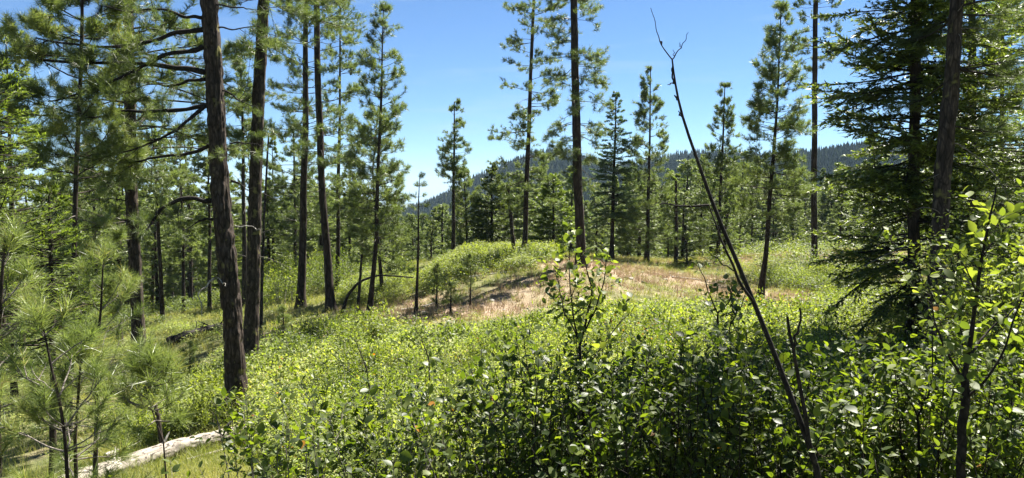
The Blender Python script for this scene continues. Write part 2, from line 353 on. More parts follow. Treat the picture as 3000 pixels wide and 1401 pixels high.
class Trunk:
    def __init__(s, pts, radii):
        s.p = np.asarray(pts, float); s.r = np.asarray(radii, float)
        o = np.argsort(s.p[:, 2]); s.p = s.p[o]; s.r = s.r[o]
    def at(s, z):
        z = np.asarray(z, float)
        return np.stack([np.interp(z, s.p[:, 2], s.p[:, 0]), np.interp(z, s.p[:, 2], s.p[:, 1]), z], -1)
    def rad(s, z): return np.interp(z, s.p[:, 2], s.r)

def trunk_mesh(tr, name, mats, rng, step=0.25, sides=12, rough=0.012, plates=False, top=None, origin=None):
    z0, z1 = tr.p[0, 2], tr.p[-1, 2] if top is None else top
    z = np.arange(z0, z1, step); z = np.append(z, z1)
    c = tr.at(z); c[:, :2] += (np.stack([vnoise(np.stack([z * 0.35, 0 * z, 0 * z + k], -1), 4) for k in (1.5, 8.5)], -1) - 0.5) * 0.10 * smooth(0, 3, z - z0)[:, None]
    r = tr.rad(z) * (1 + 0.9 * np.exp(-(z - z0) / 0.45))
    a = np.linspace(0, 2 * np.pi, sides, endpoint=False)
    A, Z = np.meshgrid(a, z); q = rng.uniform(0, 90)
    R = np.repeat(r[:, None], sides, 1)
    if plates:
        ca, sa = np.cos(A) * tr.r.max(), np.sin(A) * tr.r.max()
        n = vnoise(np.stack([ca * 16 + q, sa * 16, Z * 3.2], -1), 1); n2 = vnoise(np.stack([ca * 42 + q, sa * 42, Z * 14], -1), 2)
        rid = 1 - np.abs(2 * n - 1) ** 0.7
        R = R + rough * (1.0 - 1.9 * rid) + rough * 0.8 * (n2 - 0.5)
    else:
        R = R * (1 + (vnoise(np.stack([np.cos(A) * 2 + q, np.sin(A) * 2, Z * 2], -1), 1) - 0.5) * 0.18)
    V = np.stack([c[:, None, 0] + R * np.cos(A), c[:, None, 1] + R * np.sin(A), np.repeat(c[:, None, 2], sides, 1)], -1)
    N = len(z); i = np.arange(N - 1)[:, None]; j = np.arange(sides)[None]
    Fq = np.stack([i * sides + j, i * sides + (j + 1) % sides, (i + 1) * sides + (j + 1) % sides, (i + 1) * sides + j], -1).reshape(-1, 4)
    b = Buf(); b.add(V.reshape(-1, 3), Fq, 0.5, 0, True)
    top_ = np.arange(sides) + (N - 1) * sides
    b.add(V[-1].reshape(-1, 3), np.arange(sides)[None], 0.5, 0)
    return b.mesh(name, mats, tr.p[0] if origin is None else origin)

def crown_pine(tr, z0, z1, nb, Lmax, rng, el=(0.35, -0.25), curve=(0.25, 0.1), shape=0.7, low=0.5, tuft_L=0.17, nn=12, nw=0.014, dens=5.0,
               wig=0.12, twigL=0.35, sides=4, tip_up=0.35, rb=0.018, bias=None, hang=0.0, tufts_per=3, side_az=None, tmin=0.35, tint0=0.5, inst=False):
    """returns (wood Buf, needle Buf). z1 top, z0 lowest branch"""
    t = np.sort(rng.uniform(0, 1, nb)) ; t = np.round(t * nb / 4.2) / (nb / 4.2) * 0.7 + t * 0.3
    z = z0 + (z1 - z0) * np.clip(t, 0, 0.985)
    prof = np.minimum(1, low + t / 0.25 * (1 - low)) * (1 - t) ** shape + 0.05
    Lb = Lmax * prof * rng.uniform(0.65, 1.12, nb)
    az = rng.uniform(-np.pi, np.pi, nb)
    if side_az is not None: az = side_az[0] + rng.uniform(-side_az[1], side_az[1], nb)
    if bias is not None: Lb = Lb * (1 + bias[1] * np.cos(az - bias[0]))
    e = el[1] + (el[0] - el[1]) * t + rng.normal(0, 0.12, nb)
    cv = curve[0] + (curve[1] - curve[0]) * t + rng.normal(0, 0.15, nb) - hang * (1 - t)
    P = grow(tr.at(z), az, e, Lb, 8, rng, cv, wig, tip_up)
    wood, ndl = Buf(), Buf()
    r0 = np.clip(rb * (Lb / Lmax) ** 0.7, 0.006, None)
    tubes(wood, P, r0[:, None] * np.linspace(1, 0.3, 8)[None], sides + 1)
    k = np.maximum(2, (Lb * dens).astype(int)); bi = np.repeat(np.arange(nb), k)
    s = tmin + (1 - tmin) * rng.uniform(0, 1, len(bi)) ** 0.8
    c, T = poly_at(P, bi, s)
    ta = np.arctan2(T[:, 0], T[:, 1]) + rng.choice([-1, 1], len(bi)) * rng.uniform(0.4, 1.2, len(bi))
    te = np.arcsin(np.clip(T[:, 2], -1, 1)) * 0.6 + rng.normal(0.05, 0.3, len(bi)) - hang * 0.4
    tl = twigL * rng.uniform(0.5, 1.3, len(bi)) * (0.35 + 0.65 * (1 - s) ** 0.5 + 0.1) * np.minimum(1.2, 0.4 + Lb[bi] * 0.5)
    Q = grow(c, ta, te, tl, 4, rng, np.full(len(bi), 0.5), wig, 0.3)
    tubes(wood, Q[:, [0, 2, 3]], np.full((len(bi), 1), 1) * np.array([0.006, 0.004, 0.003])[None] * (rb / 0.018) ** 0.5, 3)
    bt = np.clip(tint0 + rng.normal(0, 0.14, nb), 0.1, 0.9)
    C = [P[:, -1], Q[:, -1]]; A = [nrm(P[:, -1] - P[:, -2]), nrm(Q[:, -1] - Q[:, -2])]; TT = [bt, bt[bi]]
    for j in range(tufts_per - 1):
        f = rng.uniform(0.3, 0.85, len(bi)); c2, T2 = poly_at(Q, np.arange(len(bi)), f)
        C.append(c2 + rng.normal(0, 0.25, c2.shape) * tuft_L); A.append(nrm(T2 + rng.normal(0, 0.5, T2.shape))); TT.append(bt[bi])
    C = np.concatenate(C); A = np.concatenate(A); TT = np.concatenate(TT)
    if inst:
        ndl = Tufts(nn, nw, tuft_L); ndl.put(C, A, tuft_L * rng.uniform(0.7, 1.2, len(C)), np.clip(TT + rng.normal(0, .12, len(TT)), 0, 1)); return wood, ndl
    tufts(ndl, C, A, tuft_L * rng.uniform(0.75, 1.15, len(C)), nn, nw, rng, tint=TT)
    return wood, ndl

def crown_fir(tr, z0, z1, nb, Lmax, rng, el=(0.35, -0.3), curve=(0.3, 0.1), shape=0.85, low=0.8, dens=9.0, nl=0.03, nw=0.012, per=9, twigL=0.4,
              side_az=None, tip_light=0.35, rb=0.018, planar=0.12, tint0=0.35, droop=0.0, wig=0.06):
    t = np.sort(rng.uniform(0, 1, nb)); z = z0 + (z1 - z0) * np.clip(t, 0, 0.99)
    Lb = Lmax * np.minimum(1, low + t / 0.2 * (1 - low)) * ((1 - t) ** shape + 0.04) * rng.uniform(0.7, 1.1, nb)
    az = rng.uniform(-np.pi, np.pi, nb) if side_az is None else side_az[0] + rng.uniform(-side_az[1], side_az[1], nb)
    e = el[1] + (el[0] - el[1]) * t + rng.normal(0, 0.2, nb)
    cv = curve[0] + (curve[1] - curve[0]) * t + rng.normal(0, 0.22, nb)
    P = grow(tr.at(z), az, e, Lb, 7, rng, cv, wig, 0.15)
    wood, ndl = Buf(), Buf()
    tubes(wood, P, (np.clip(rb * (Lb / Lmax) ** 0.7, 0.005, None))[:, None] * np.linspace(1, 0.25, 7)[None], 4)
    k = np.maximum(4, (Lb * dens).astype(int)); bi = np.repeat(np.arange(nb), k); idx = np.arange(len(bi)) - np.repeat(np.cumsum(k) - k, k)
    s = 0.15 + 0.85 * (idx + rng.uniform(0, 1, len(bi))) / k[bi]
    c, T = poly_at(P, bi, s); sg = np.where(idx % 2 == 0, 1, -1)
    ta = np.arctan2(T[:, 0], T[:, 1]) + sg * rng.uniform(0.65, 1.05, len(bi))
    te = np.arcsin(np.clip(T[:, 2], -1, 1)) * 0.8 + rng.normal(-droop, planar, len(bi))
    tl = np.minimum(twigL, 0.45 * Lb[bi]) * (0.25 + 0.75 * np.sqrt(np.clip(1 - s, 0, 1))) * rng.uniform(0.6, 1.2, len(bi))
    Q = grow(c, ta, te, tl, 4, rng, np.full(len(bi), 0.15), 0.1, 0.1)
    tubes(wood, Q[:, [0, 3]], np.full((len(bi), 1), 1) * np.array([0.004, 0.002])[None], 3)
    # comb the needles along twigs and branch ends
    allP = [Q]; own = [bi]
    n1 = len(bi)
    kk = np.maximum(3, (tl / 0.3 * per).astype(int)); qi = np.repeat(np.arange(n1), kk)
    f = rng.uniform(0, 1, len(qi)); pc, pt = poly_at(Q, qi, f)
    # sub-twigs are suggested by wide needles groups on both sides
    sd = nrm(np.cross(pt, np.array([0, 0, 1.0]))) * rng.choice([-1, 1], (len(qi), 1)); 
    D = nrm(sd * rng.uniform(0.5, 1.0, (len(qi), 1)) + pt * rng.uniform(0.5, 1.0, (len(qi), 1)) + rng.normal(0, 0.22, pc.shape) + np.array([0, 0, 0.05]))
    ln = nl * rng.uniform(0.7, 1.4, (len(qi), 1))
    side = nrm(np.cross(D, nrm(np.array([0, 0, 1.0]) + rng.normal(0, 0.35, D.shape)))) * nw * 0.5
    V = np.stack([pc - side, pc + side, pc + D * ln + side * 0.3], 1).reshape(-1, 3)
    bt = np.clip(tint0 + rng.normal(0, 0.12, nb), 0, 1)
    tt = np.clip(bt[bi][qi] + tip_light * (f ** 3) * (0.3 + s[qi]) + rng.uniform(-0.12, 0.12, len(qi)), 0, 1)
    ndl.add(V, np.arange(len(V)).reshape(-1, 3), np.repeat(tt, 3))
    c3, t3 = poly_at(P, np.repeat(np.arange(nb), 14), np.tile(np.linspace(0.55, 1, 14), nb))
    D = spread(t3, 3, 0.4, 1.1, rng); side = nrm(np.cross(D, rng.normal(size=D.shape))) * nw * 0.5
    b = c3[:, None] + 0 * D
    V = np.stack([b - side, b + side, b + D * nl * 1.1], 2).reshape(-1, 3)
    ndl.add(V, np.arange(len(V)).reshape(-1, 3), np.clip(tint0 + 0.25, 0, 1))
    return wood, ndl

def px_trunk(pts, d, w0, w1, top_h=None, dl=None, taper_top=0.02):
    """trunk whose centre line passes photograph positions pts (top first) at distance d; widths in pixels at first and last"""
    dd = d if np.ndim(d) else [d] * len(pts)
    P = [at(x, y, q) for (x, y), q in zip(pts, dd)]
    n = len(P); R = [0.5 * (w0 + (w1 - w0) * i / (n - 1)) / F * q for i, q in zip(range(n), dd)]
    P = P[::-1]; R = R[::-1]
    # foot: prolong to the ground
    a, b = P[0], P[1]; dirn = (a - b) / np.linalg.norm(a - b); p = a.copy()
    for _ in range(6):
        g = gz(p[0], p[1]) - 0.12
        p = a + (a - b) / (a - b)[2] * (g - a[2])
    if p[2] < a[2] - 0.05: P = [p] + P; R = [R[0] * 1.05] + R
    else: P[0] = p
    if top_h is not None:
        ztop = p[2] + top_h; u, v = P[-1], P[-2]; s = (u - v) / (u - v)[2]; s = np.array((s[0] * 0.5, s[1] * 0.5, 1.0))
        if ztop > u[2] + 0.5:
            P.append(u + s * (ztop - u[2])); R.append(taper_top)
    return Trunk(P, R)

def tree(name, label, cat, tr, parts, group=None):
    """parts: list of (part name, mesh)"""
    base = tr.p[0]
    e = obj(name, None, None, base, label, cat, group)
    for pn, me in parts: obj(pn, me, e, kind='stuff' if pn == 'limbs' else None)
    return e
def copy_tree(src, loc, rz, sc, label, group):
    r = src.copy(); COL.objects.link(r); r.location = loc; r.rotation_euler = (0, 0, rz); r.scale = sc
    r['label'] = label; r['group'] = group
    for ch in src.children:
        c = ch.copy(); COL.objects.link(c); c.parent = r
    return r

def instancer(name, label, cat, P, rotz, scl, idx, meshes, mats, tilt=0.08, seed=0, turn=None):
    """one uncountable mass: points that carry a few clump meshes each turned and scaled its own way"""
    rg = np.random.default_rng(seed); me = bpy.data.meshes.new(name); n = len(P)
    me.vertices.add(n); me.vertices.foreach_set('co', np.asarray(P, np.float32).ravel())
    rot = (np.stack([rg.normal(0, tilt, n), rg.normal(0, tilt, n), rotz], -1) if turn is None else turn).astype(np.float32)
    me.attributes.new('turn', 'FLOAT_VECTOR', 'POINT').data.foreach_set('vector', rot.ravel())
    me.attributes.new('size', 'FLOAT_VECTOR', 'POINT').data.foreach_set('vector', np.asarray(scl, np.float32).ravel())
    me.attributes.new('pick', 'INT', 'POINT').data.foreach_set('value', np.asarray(idx, np.int32))
    for m in mats: me.materials.append(m)
    ng = bpy.data.node_groups.new(name, 'GeometryNodeTree')
    ng.interface.new_socket('Geometry', in_out='INPUT', socket_type='NodeSocketGeometry'); ng.interface.new_socket('Geometry', in_out='OUTPUT', socket_type='NodeSocketGeometry')
    N = ng.nodes.new; l = ng.links.new; gi, go, ip, g2 = N('NodeGroupInput'), N('NodeGroupOutput'), N('GeometryNodeInstanceOnPoints'), N('GeometryNodeGeometryToInstance')
    for m in reversed(meshes):
        oi = N('GeometryNodeObjectInfo'); src = bpy.data.objects.new(name + '_piece', m); oi.inputs['Object'].default_value = src; oi.transform_space = 'ORIGINAL'; oi.inputs['As Instance'].default_value = False
        l(oi.outputs['Geometry'], g2.inputs[0])
    def att(nm, ty):
        a = N('GeometryNodeInputNamedAttribute'); a.data_type = ty; a.inputs['Name'].default_value = nm; return a.outputs[0]
    e2r = N('FunctionNodeEulerToRotation'); l(att('turn', 'FLOAT_VECTOR'), e2r.inputs[0])
    l(gi.outputs[0], ip.inputs['Points']); l(g2.outputs[0], ip.inputs['Instance']); ip.inputs['Pick Instance'].default_value = True
    l(att('pick', 'INT'), ip.inputs['Instance Index']); l(e2r.outputs[0], ip.inputs['Rotation']); l(att('size', 'FLOAT_VECTOR'), ip.inputs['Scale']); l(ip.outputs[0], go.inputs[0])
    o = obj(name, me, label=label, cat=cat, kind='stuff')
    o.modifiers.new('clumps', 'NODES').node_group = ng
    return o

# ================================================================== SETTING
def blob(x, y, lst):
    r = np.zeros_like(x)
    for px, py, d, rx, ry, a in lst:
        c = at(px, py, d); r = np.maximum(r, a * np.exp(-(((x - c[0]) / rx) ** 2 + ((y - c[1]) / ry) ** 2)))
    return r
DRY = [(1560, 690, 34, 3.6, 3.2, 1.3), (1480, 700, 32, 3.0, 3.0, 1.1), (1660, 700, 34, 3.4, 3.0, 1.2), (1760, 730, 31, 2.2, 2.5, 0.9), (1250, 785, 25, 2.2, 1.8, 1.1), (1120, 785, 25, 2.2, 1.6, 1.1), (1340, 740, 27, 2.8, 2.6, 0.8), (1030, 780, 27, 1.6, 1.6, 1.0), (1420, 750, 28, 2.2, 2.2, 0.9),
       (2040, 655, 46, 10, 6, 0.85), (1960, 740, 28, 4, 2.4, 0.8), (700, 830, 24, 1.6, 1.4, 0.5)]
def dryness(x, y):
    return np.clip(blob(x, y, DRY) + (fbm2(x * 0.9, y * 0.9, 31) - 0.5) * 1.7 - .08, 0, 1)

def build_ground():
    rr = np.concatenate([[0.0], np.geomspace(0.5, 130, 190), np.geomspace(133, 12000, 80)])
    az = np.concatenate([np.linspace(-0.85, 0.85, 260), np.linspace(0.85, 2 * np.pi - 0.85, 62)[1:-1]])
    A, R = np.meshgrid(az, rr[1:]); X = R * np.sin(A); Y = R * np.cos(A)
    Z = ground(X.ravel(), Y.ravel())
    V = np.concatenate([[[0, 0, gz(0, 0)]], np.stack([X.ravel(), Y.ravel(), Z], -1)])
    n = len(az); m = len(rr) - 1
    i = np.arange(m - 1)[:, None]; j = np.arange(n)[None]
    q = 1 + np.stack([i * n + j, i * n + (j + 1) % n, (i + 1) * n + (j + 1) % n, (i + 1) * n + j], -1).reshape(-1, 4)
    b = Buf(); b.add(V, q[:, ::-1], np.concatenate([[0], dryness(X.ravel(), Y.ravel())]), 0, True)
    j = np.arange(n); b.F.append((np.stack([0 * j, 1 + (j + 1) % n, 1 + j], -1).astype(np.int32), 0, True))
    m_ = mat('hillside_soil_and_ground_cover'); l = m_.node_tree.links.new
    tc = nd(m_, 'ShaderNodeTexCoord'); a = nd(m_, 'ShaderNodeAttribute', attribute_name='tint')
    n1 = nd(m_, 'ShaderNodeTexNoise'); n1.inputs['Scale'].default_value = 1.3; n1.inputs['Detail'].default_value = 9; n1.inputs['Roughness'].default_value = 0.7
    n2 = nd(m_, 'ShaderNodeTexNoise'); n2.inputs['Scale'].default_value = 22; n2.inputs['Detail'].default_value = 6
    g = nd(m_, 'ShaderNodeValToRGB'); ramp(g, [(0.3, (0.035, 0.040, 0.018)), (0.5, (0.085, 0.095, 0.034)), (0.7, (0.17, 0.15, 0.07))])
    s = nd(m_, 'ShaderNodeValToRGB'); ramp(s, [(0.3, (0.10, 0.07, 0.05)), (0.5, (0.26, 0.19, 0.135)), (0.7, (0.42, 0.33, 0.24))])
    ad = nd(m_, 'ShaderNodeMath', operation='MULTIPLY_ADD'); ad.inputs[1].default_value = 0.5; 
    ss = nd(m_, 'ShaderNodeMath', operation='SUBTRACT'); ss.inputs[1].default_value = 0.25
    mm = nd(m_, 'ShaderNodeMix', data_type='RGBA'); p = nd(m_, 'ShaderNodeBsdfPrincipled'); p.inputs['Roughness'].default_value = 0.95; p.inputs['Specular IOR Level'].default_value = 0.1
    bp = nd(m_, 'ShaderNodeBump'); bp.inputs['Strength'].default_value = 0.6; bp.inputs['Distance'].default_value = 0.05
    o = nd(m_, 'ShaderNodeOutputMaterial')
    l(tc.outputs['Object'], n1.inputs[0]); l(tc.outputs['Object'], n2.inputs[0]); l(n1.outputs[0], g.inputs[0]); l(n2.outputs[0], s.inputs[0])
    l(n1.outputs[0], ad.inputs[0]); l(a.outputs['Fac'], ad.inputs[2]); l(ad.outputs[0], ss.inputs[0]); l(ss.outputs[0], mm.inputs[0])
    l(g.outputs[0], mm.inputs[6]); l(s.outputs[0], mm.inputs[7]); l(mm.outputs[2], p.inputs['Base Color']); l(n2.outputs[0], bp.inputs['Height']); l(bp.outputs[0], p.inputs['Normal']); l(p.outputs[0], o.inputs[0])
    obj('ground', b.mesh('ground', [m_]), kind='structure', label='hillside falling to a valley with forested hills behind')
build_ground()

# ---------------------------------------------------------------- woods on the hills (uncountable)
def spires(buf, X, Y, Z, H, Wd, tiers, rng, sides=6, tint=None):
    n = len(X); k = np.arange(tiers)
    a0 = rng.uniform(0, 6.28, (n, tiers, 1)); a = a0 + np.arange(sides)[None, None] * 2 * np.pi / sides
    zb = 0.06 + 0.84 * k / tiers; zt = np.minimum(zb + 1.9 / tiers, 1.0); zt[-1] = 1.0
    rb = (1 - zb) ** 0.8 * 0.5
    r = rb[None, :, None] * rng.uniform(0.45, 1.15, (n, tiers, sides)) * Wd[:, None, None]
    zz = (zb[None, :, None] + rng.uniform(-0.03, 0.03, (n, tiers, sides))) * H[:, None, None]
    ring = np.stack([X[:, None, None] + r * np.cos(a), Y[:, None, None] + r * np.sin(a), Z[:, None, None] + zz], -1)
    tip = np.stack([np.broadcast_to(X[:, None], (n, tiers)), np.broadcast_to(Y[:, None], (n, tiers)), Z[:, None] + zt[None] * H[:, None]], -1)[:, :, None]
    V = np.concatenate([ring, tip], 2).reshape(-1, 3)
    j = np.arange(sides); f = np.stack([j, (j + 1) % sides, 0 * j + sides], -1)
    Fa = (f[None] + (np.arange(n * tiers) * (sides + 1))[:, None, None]).reshape(-1, 3)
    t = rng.uniform(0.05, 1.0, n) if tint is None else tint
    buf.add(V, Fa, np.repeat(t, tiers * (sides + 1)))

def hill_wood():
    rng = np.random.default_rng(5)
    def spire_set(k, tiers, sides):
        out = []
        for i in range(k):
            bf = Buf(); spires(bf, np.zeros(1), np.zeros(1), np.zeros(1), np.array([1.0]), np.array([rng.uniform(.26, .42)]), tiers, rng, sides, tint=np.array([(i + .5) / k])); out.append(bf.mesh('spire', [M['needle_far']]))
        return out
    n = 26000; r = np.sqrt(rng.uniform(330 ** 2, 1040 ** 2, n)); az = rng.uniform(-0.70, 0.72, n)
    keep = (az > -0.2) | (rng.uniform(size=n) < 0.35)
    r, az = r[keep], az[keep]; X, Y = r * np.sin(az), r * np.cos(az)
    keep = fbm2(X * 0.012, Y * 0.012, 77) > 0.18; X, Y = X[keep], Y[keep]
    H = rng.uniform(8, 19, len(X)); P = np.stack([X, Y, ground(X, Y) - .4], -1)
    instancer('distant_forest', 'dark conifer forest covering the hills across the valley', 'forest', P, rng.uniform(0, 6.28, len(X)), np.stack([H * rng.uniform(.8, 1.2, len(X)), H, H], -1)[:, [0, 0, 1]], rng.integers(0, 10, len(X)), spire_set(10, 6, 6), [M['needle_far']], tilt=.015)
hill_wood()

# ================================================================== TREES
RS = np.random.default_rng
BM, FM = [M['bark']], [M['bark_far']]
def finish_tree(name, label, tr, wn, needle, rng, near=False, step=None, sides=None, rough=0.0, group=None, limb_mat=None, cat=None):
    if near: tm = trunk_mesh(tr, 'trunk', BM, rng, step or 0.06, sides or 40, rough or 0.02, True)
    else: tm = trunk_mesh(tr, 'trunk', FM, rng, step or 0.3, sides or 10)
    wood, ndl = wn; o = tr.p[0]; hh = tr.p[-1, 2] - o[2]; dead = None
    if hh > 5:
        rq = RS(int(abs(o[0] * 97 + o[1] * 31)) % 9999); n = 34 if near else 22; z = o[2] + rq.uniform(.12 if near else .18, .6, n) * hh; p0 = tr.at(z); az_ = rq.uniform(-3.14, 3.14, n)
        L_ = rq.choice([.18, .4, .8, 1.3], n, p=[.4, .3, .2, .1]) * rq.uniform(.7, 1.2, n); G = grow(p0, az_, rq.normal(0, .25, n), L_ + tr.rad(z), 8, rq, rq.normal(-.3, .4, n), .16)
        db = Buf(); tubes(db, G, (np.full((n, 1), .009 if near else .011) * (.7 + .5 * L_[:, None])) * np.linspace(1, .4, 8)[None], 5); dead = db.mesh('dead_branches', [M['twig_grey']], o)
    if isinstance(ndl, Tufts):
        e = tree(name, label, cat or name.replace('_', ' '), tr, [('trunk', tm), ('limbs', wood.mesh('limbs', [limb_mat or M['twig']], o))], group)
        if dead: obj('dead_branches', dead, e, kind='stuff')
        place_tufts(ndl, 'crown', needle, e, o); return e
    return tree(name, label, cat or name.replace('_', ' '), tr, [('trunk', tm), ('limbs', wood.mesh('limbs', [limb_mat or M['twig']], o)), ('crown', ndl.mesh('crown', [M[needle]], o))], group)

def zp(py, d): return zpy(py, d)

# ---- B  second big trunk
tr = px_trunk([(664, 0), (651, 200), (643, 500), (630, 860)], 18.5, 25, 35, 22)
finish_tree('pine_tree', 'thick dark pine trunk just right of the biggest one, needle tufts hugging its top', tr,
            crown_pine(tr, zp(330, 18.5), tr.p[-1, 2], 60, 1.9, RS(11), el=(0.5, -0.5), low=0.28, shape=0.6, nn=40, nw=0.010, tuft_L=0.22, dens=6, hang=0.3, inst=True), 'needle_pine', RS(1), True, sides=36, step=0.08)
# ---- C  left pine with a wide web of drooping twigs
tr = px_trunk([(322, 0), (325, 200), (332, 500), (345, 800), (352, 930)], 18, 22, 34, 21)
finish_tree('pine_tree', 'tall left pine with a dark slim trunk and long curved drooping twigs', tr,
            crown_pine(tr, zp(560, 18), tr.p[-1, 2], 120, 3.0, RS(12), el=(0.5, 0.05), curve=(-0.5, 0.0), low=0.65, shape=0.5, inst=True, nn=40, nw=0.010, tuft_L=0.19, dens=5.5, hang=0.25, wig=0.22, twigL=0.6, rb=0.032), 'needle_pine', RS(2), True, sides=36, step=0.08)
# ---- D  pine behind left
tr = px_trunk([(205, 40), (200, 250), (188, 600), (180, 800), (173, 1040)], 14, 8, 16, 13)
finish_tree('pine_tree', 'bushy green pine between the left edge and the slim left pine, foliage reaching low', tr,
            crown_pine(tr, zp(830, 14), tr.p[-1, 2], 120, 1.7, RS(13), el=(0.6, -0.1), low=0.7, shape=0.6, nn=44, nw=0.009, tuft_L=0.2, dens=9, tint0=0.6, inst=True), 'needle_young', RS(3), sides=12)

# ---- mid trees: name, label, trunk px, depth, w0, w1, total height, crown dict, needle
def C(z0, L, nb, **k): return dict(z0=z0, L=L, nb=nb, **k)
MID = [
 ('pine_tree', 'pine with a straight grey trunk, left one of the close pair of pines', [(770, 60), (768, 300), (763, 550), (757, 760)], 30, 12, 20, 19, C(620, 2.1, 80, shape=.55, low=.6), 'needle_pine'),
 ('pine_tree', 'pine with a dark curving trunk, right one of the close pair of pines', [(798, 0), (800, 240), (812, 500), (832, 770)], 28, 14, 20, 21, C(420, 2.3, 85, shape=.5, low=.6), 'needle_pine'),
 ('pine_tree', 'slim pine with green foliage just right of the close pair of pines', [(856, 215), (852, 400), (849, 715)], 37, 5, 11, 17, C(560, 1.4, 60, shape=.6, low=.6), 'needle_pine'),
 ('pine_tree', 'tall pointed pine left of the open sky, its trunk bending at the foot', [(966, 15), (960, 200), (955, 330), (946, 600), (930, 785)], 27, 2, 13, None, C(600, 1.3, 100, shape=.45, low=.7), 'needle_pine'),
 ('pine_tree', 'bushy pale green pine tangled with the tall pointed pine beside the open sky', [(950, 275), (938, 430), (950, 600), (958, 690)], 31, 2, 9, None, C(680, 1.6, 100, shape=.5, low=.8, tint0=.65), 'needle_pine'),
 ('pine_tree', 'narrow pine seen between the two biggest trunks', [(606, 152), (612, 400), (615, 720)], 38, 3, 12, None, C(420, 1.2, 60, shape=.5, low=.6), 'needle_pine'),
 ('pine_tree', 'dense dark pine behind the close pair of trunks', [(738, 330), (742, 500), (742, 640)], 43, 3, 8, None, C(600, 2.1, 80, shape=.5, low=.7, tint0=.35), 'needle_pine'),
 ('pine_tree', 'lone slender pine standing clear against the sky above the shrubby knoll', [(1143, 256), (1142, 400), (1140, 625)], 42, 2, 10, None, C(470, 1.15, 60, shape=.55, low=.7), 'needle_pine'),
 ('pine_tree', 'short bushy yellow-green pine just right of the lone slender pine', [(1167, 430), (1172, 520), (1175, 640)], 46, 2, 7, None, C(630, 1.5, 90, shape=.6, low=.85, tint0=.75), 'needle_pine'),
 ('pine_tree', 'tall pine with a slightly bent trunk rising behind the right end of the shrubby knoll', [(1344, 0), (1335, 200), (1327, 400), (1320, 620)], 36, 7, 13, 20, C(520, 2.0, 95, shape=.5, low=.7, hang=.25), 'needle_pine'),
 ('pine_tree', 'tall straight pine with drooping tufted branches standing on the dry grass of the knoll', [(1445, 0), (1447, 200), (1451, 400), (1463, 660)], 32, 17, 24, 22, C(450, 1.8, 125, shape=.45, low=.5, hang=.75, tuft=.24, wig=.16), 'needle_pine'),
 ('pine_tree', 'broad pine with a conical dark crown left of the leaning dead sapling', [(1637, 168), (1634, 350), (1631, 500), (1627, 645)], 41, 2, 11, None, C(620, 2.1, 110, shape=.75, low=.9), 'needle_pine'),
 ('pine_tree', 'pointed pine right behind the leaning dead sapling', [(1824, 212), (1816, 400), (1805, 655)], 43, 2, 10, None, C(610, 1.75, 100, shape=.65, low=.85), 'needle_pine'),
 ('pine_tree', 'large full-crowned pine with a leaning trunk at the edge of the right clearing', [(1966, 15), (1955, 250), (1945, 400), (1926, 640), (1912, 755)], 28, 2, 15, None, C(540, 1.5, 130, shape=.55, low=.85, tint0=.6), 'needle_pine'),
 ('pine_tree', 'tall bare-trunked pine in the right clearing, foliage only near its top', [(2053, 0), (2050, 200), (2048, 400), (2048, 662)], 41, 11, 15, 20, C(170, 1.7, 55, shape=.5, low=.5), 'needle_pine'),
]
for i, (nm, lab, pts, d, w0, w1, th, c, ndm) in enumerate(MID):
    tr = px_trunk(pts, d, w0, w1, th)
    far = d > 35
    kw = {k: c[k] for k in ('shape', 'low', 'hang', 'tint0', 'wig') if k in c}
    wn = crown_pine(tr, zp(c['z0'], d), tr.p[-1, 2], int(c['nb'] * 1.25), c['L'], RS(100 + i), el=(0.55, -0.2), inst=True, nn=26, nw=0.019 if far else 0.015, tuft_L=c.get('tuft', .21), dens=5.2, twigL=0.5, tufts_per=3, **kw)
    finish_tree(nm, lab, tr, wn, ndm, RS(i), step=0.12, sides=16)

# thin dead pole and snags
def pole(name, label, cat, pts, d, w0, w1, m, sides=8, group=None, stubs=0, seed=0, foot=True):
    dd = d if np.ndim(d) else [d] * len(pts)
    P = np.array([at(x, y, q) for (x, y), q in zip(pts, dd)])
    if foot: P[-1, 2] = min(P[-1, 2], gz(P[-1, 0], P[-1, 1]) - 0.08)
    k = np.linspace(0, len(P) - 1, max(14, len(P) * 5)); Q = np.stack([np.interp(k, np.arange(len(P)), P[:, j]) for j in range(3)], -1)
    for _ in range(2): Q[1:-1] = (Q[:-2] + 2 * Q[1:-1] + Q[2:]) / 4
    rg = RS(seed); Q[1:-1] += rg.normal(0, 0.15 * w0 / F * dd[0], Q[1:-1].shape) * 0.5
    R = np.linspace(w0, w1, len(Q)) * 0.5 / F * np.interp(k, np.arange(len(P)), dd); R = R * rg.uniform(0.92, 1.08, len(Q))
    b = Buf(); tubes(b, Q, R, sides); b.add(Q[0] + np.array([[0, 0, 0.]]) + 0 * Q[:1], np.zeros((0, 3)), 0.5)
    if stubs:
        s = rg.uniform(0.1, 0.8, stubs); c, T = poly_at(Q[None], np.zeros(stubs, int), s)
        G = grow(c, rg.uniform(-3, 3, stubs), rg.normal(0.2, 0.4, stubs), rg.uniform(0.1, 0.45, stubs) * d if False else rg.uniform(0.15, 0.6, stubs), 5, rg, np.zeros(stubs), 0.2)
        tubes(b, G, np.full((stubs, 1), max(0.006, R.mean() * 0.22)) * np.linspace(1, .4, 5)[None], 4)
    base = Q[-1].copy()
    return obj(name, b.mesh(name, [M[m]], base), None, base, label, cat, group)
pole('dead_pole', 'thin dead leafless pole beside the second big trunk', 'dead tree', [(676, 335), (668, 480), (660, 650), (655, 790)], 24, 4, 9, 'charred', stubs=10, seed=1)
pole('snag', 'leaning broken-topped dead trunk behind the knoll', 'dead tree', [(1277, 468), (1285, 540), (1294, 650)], 37, 8, 11, 'bark', stubs=3, seed=2)
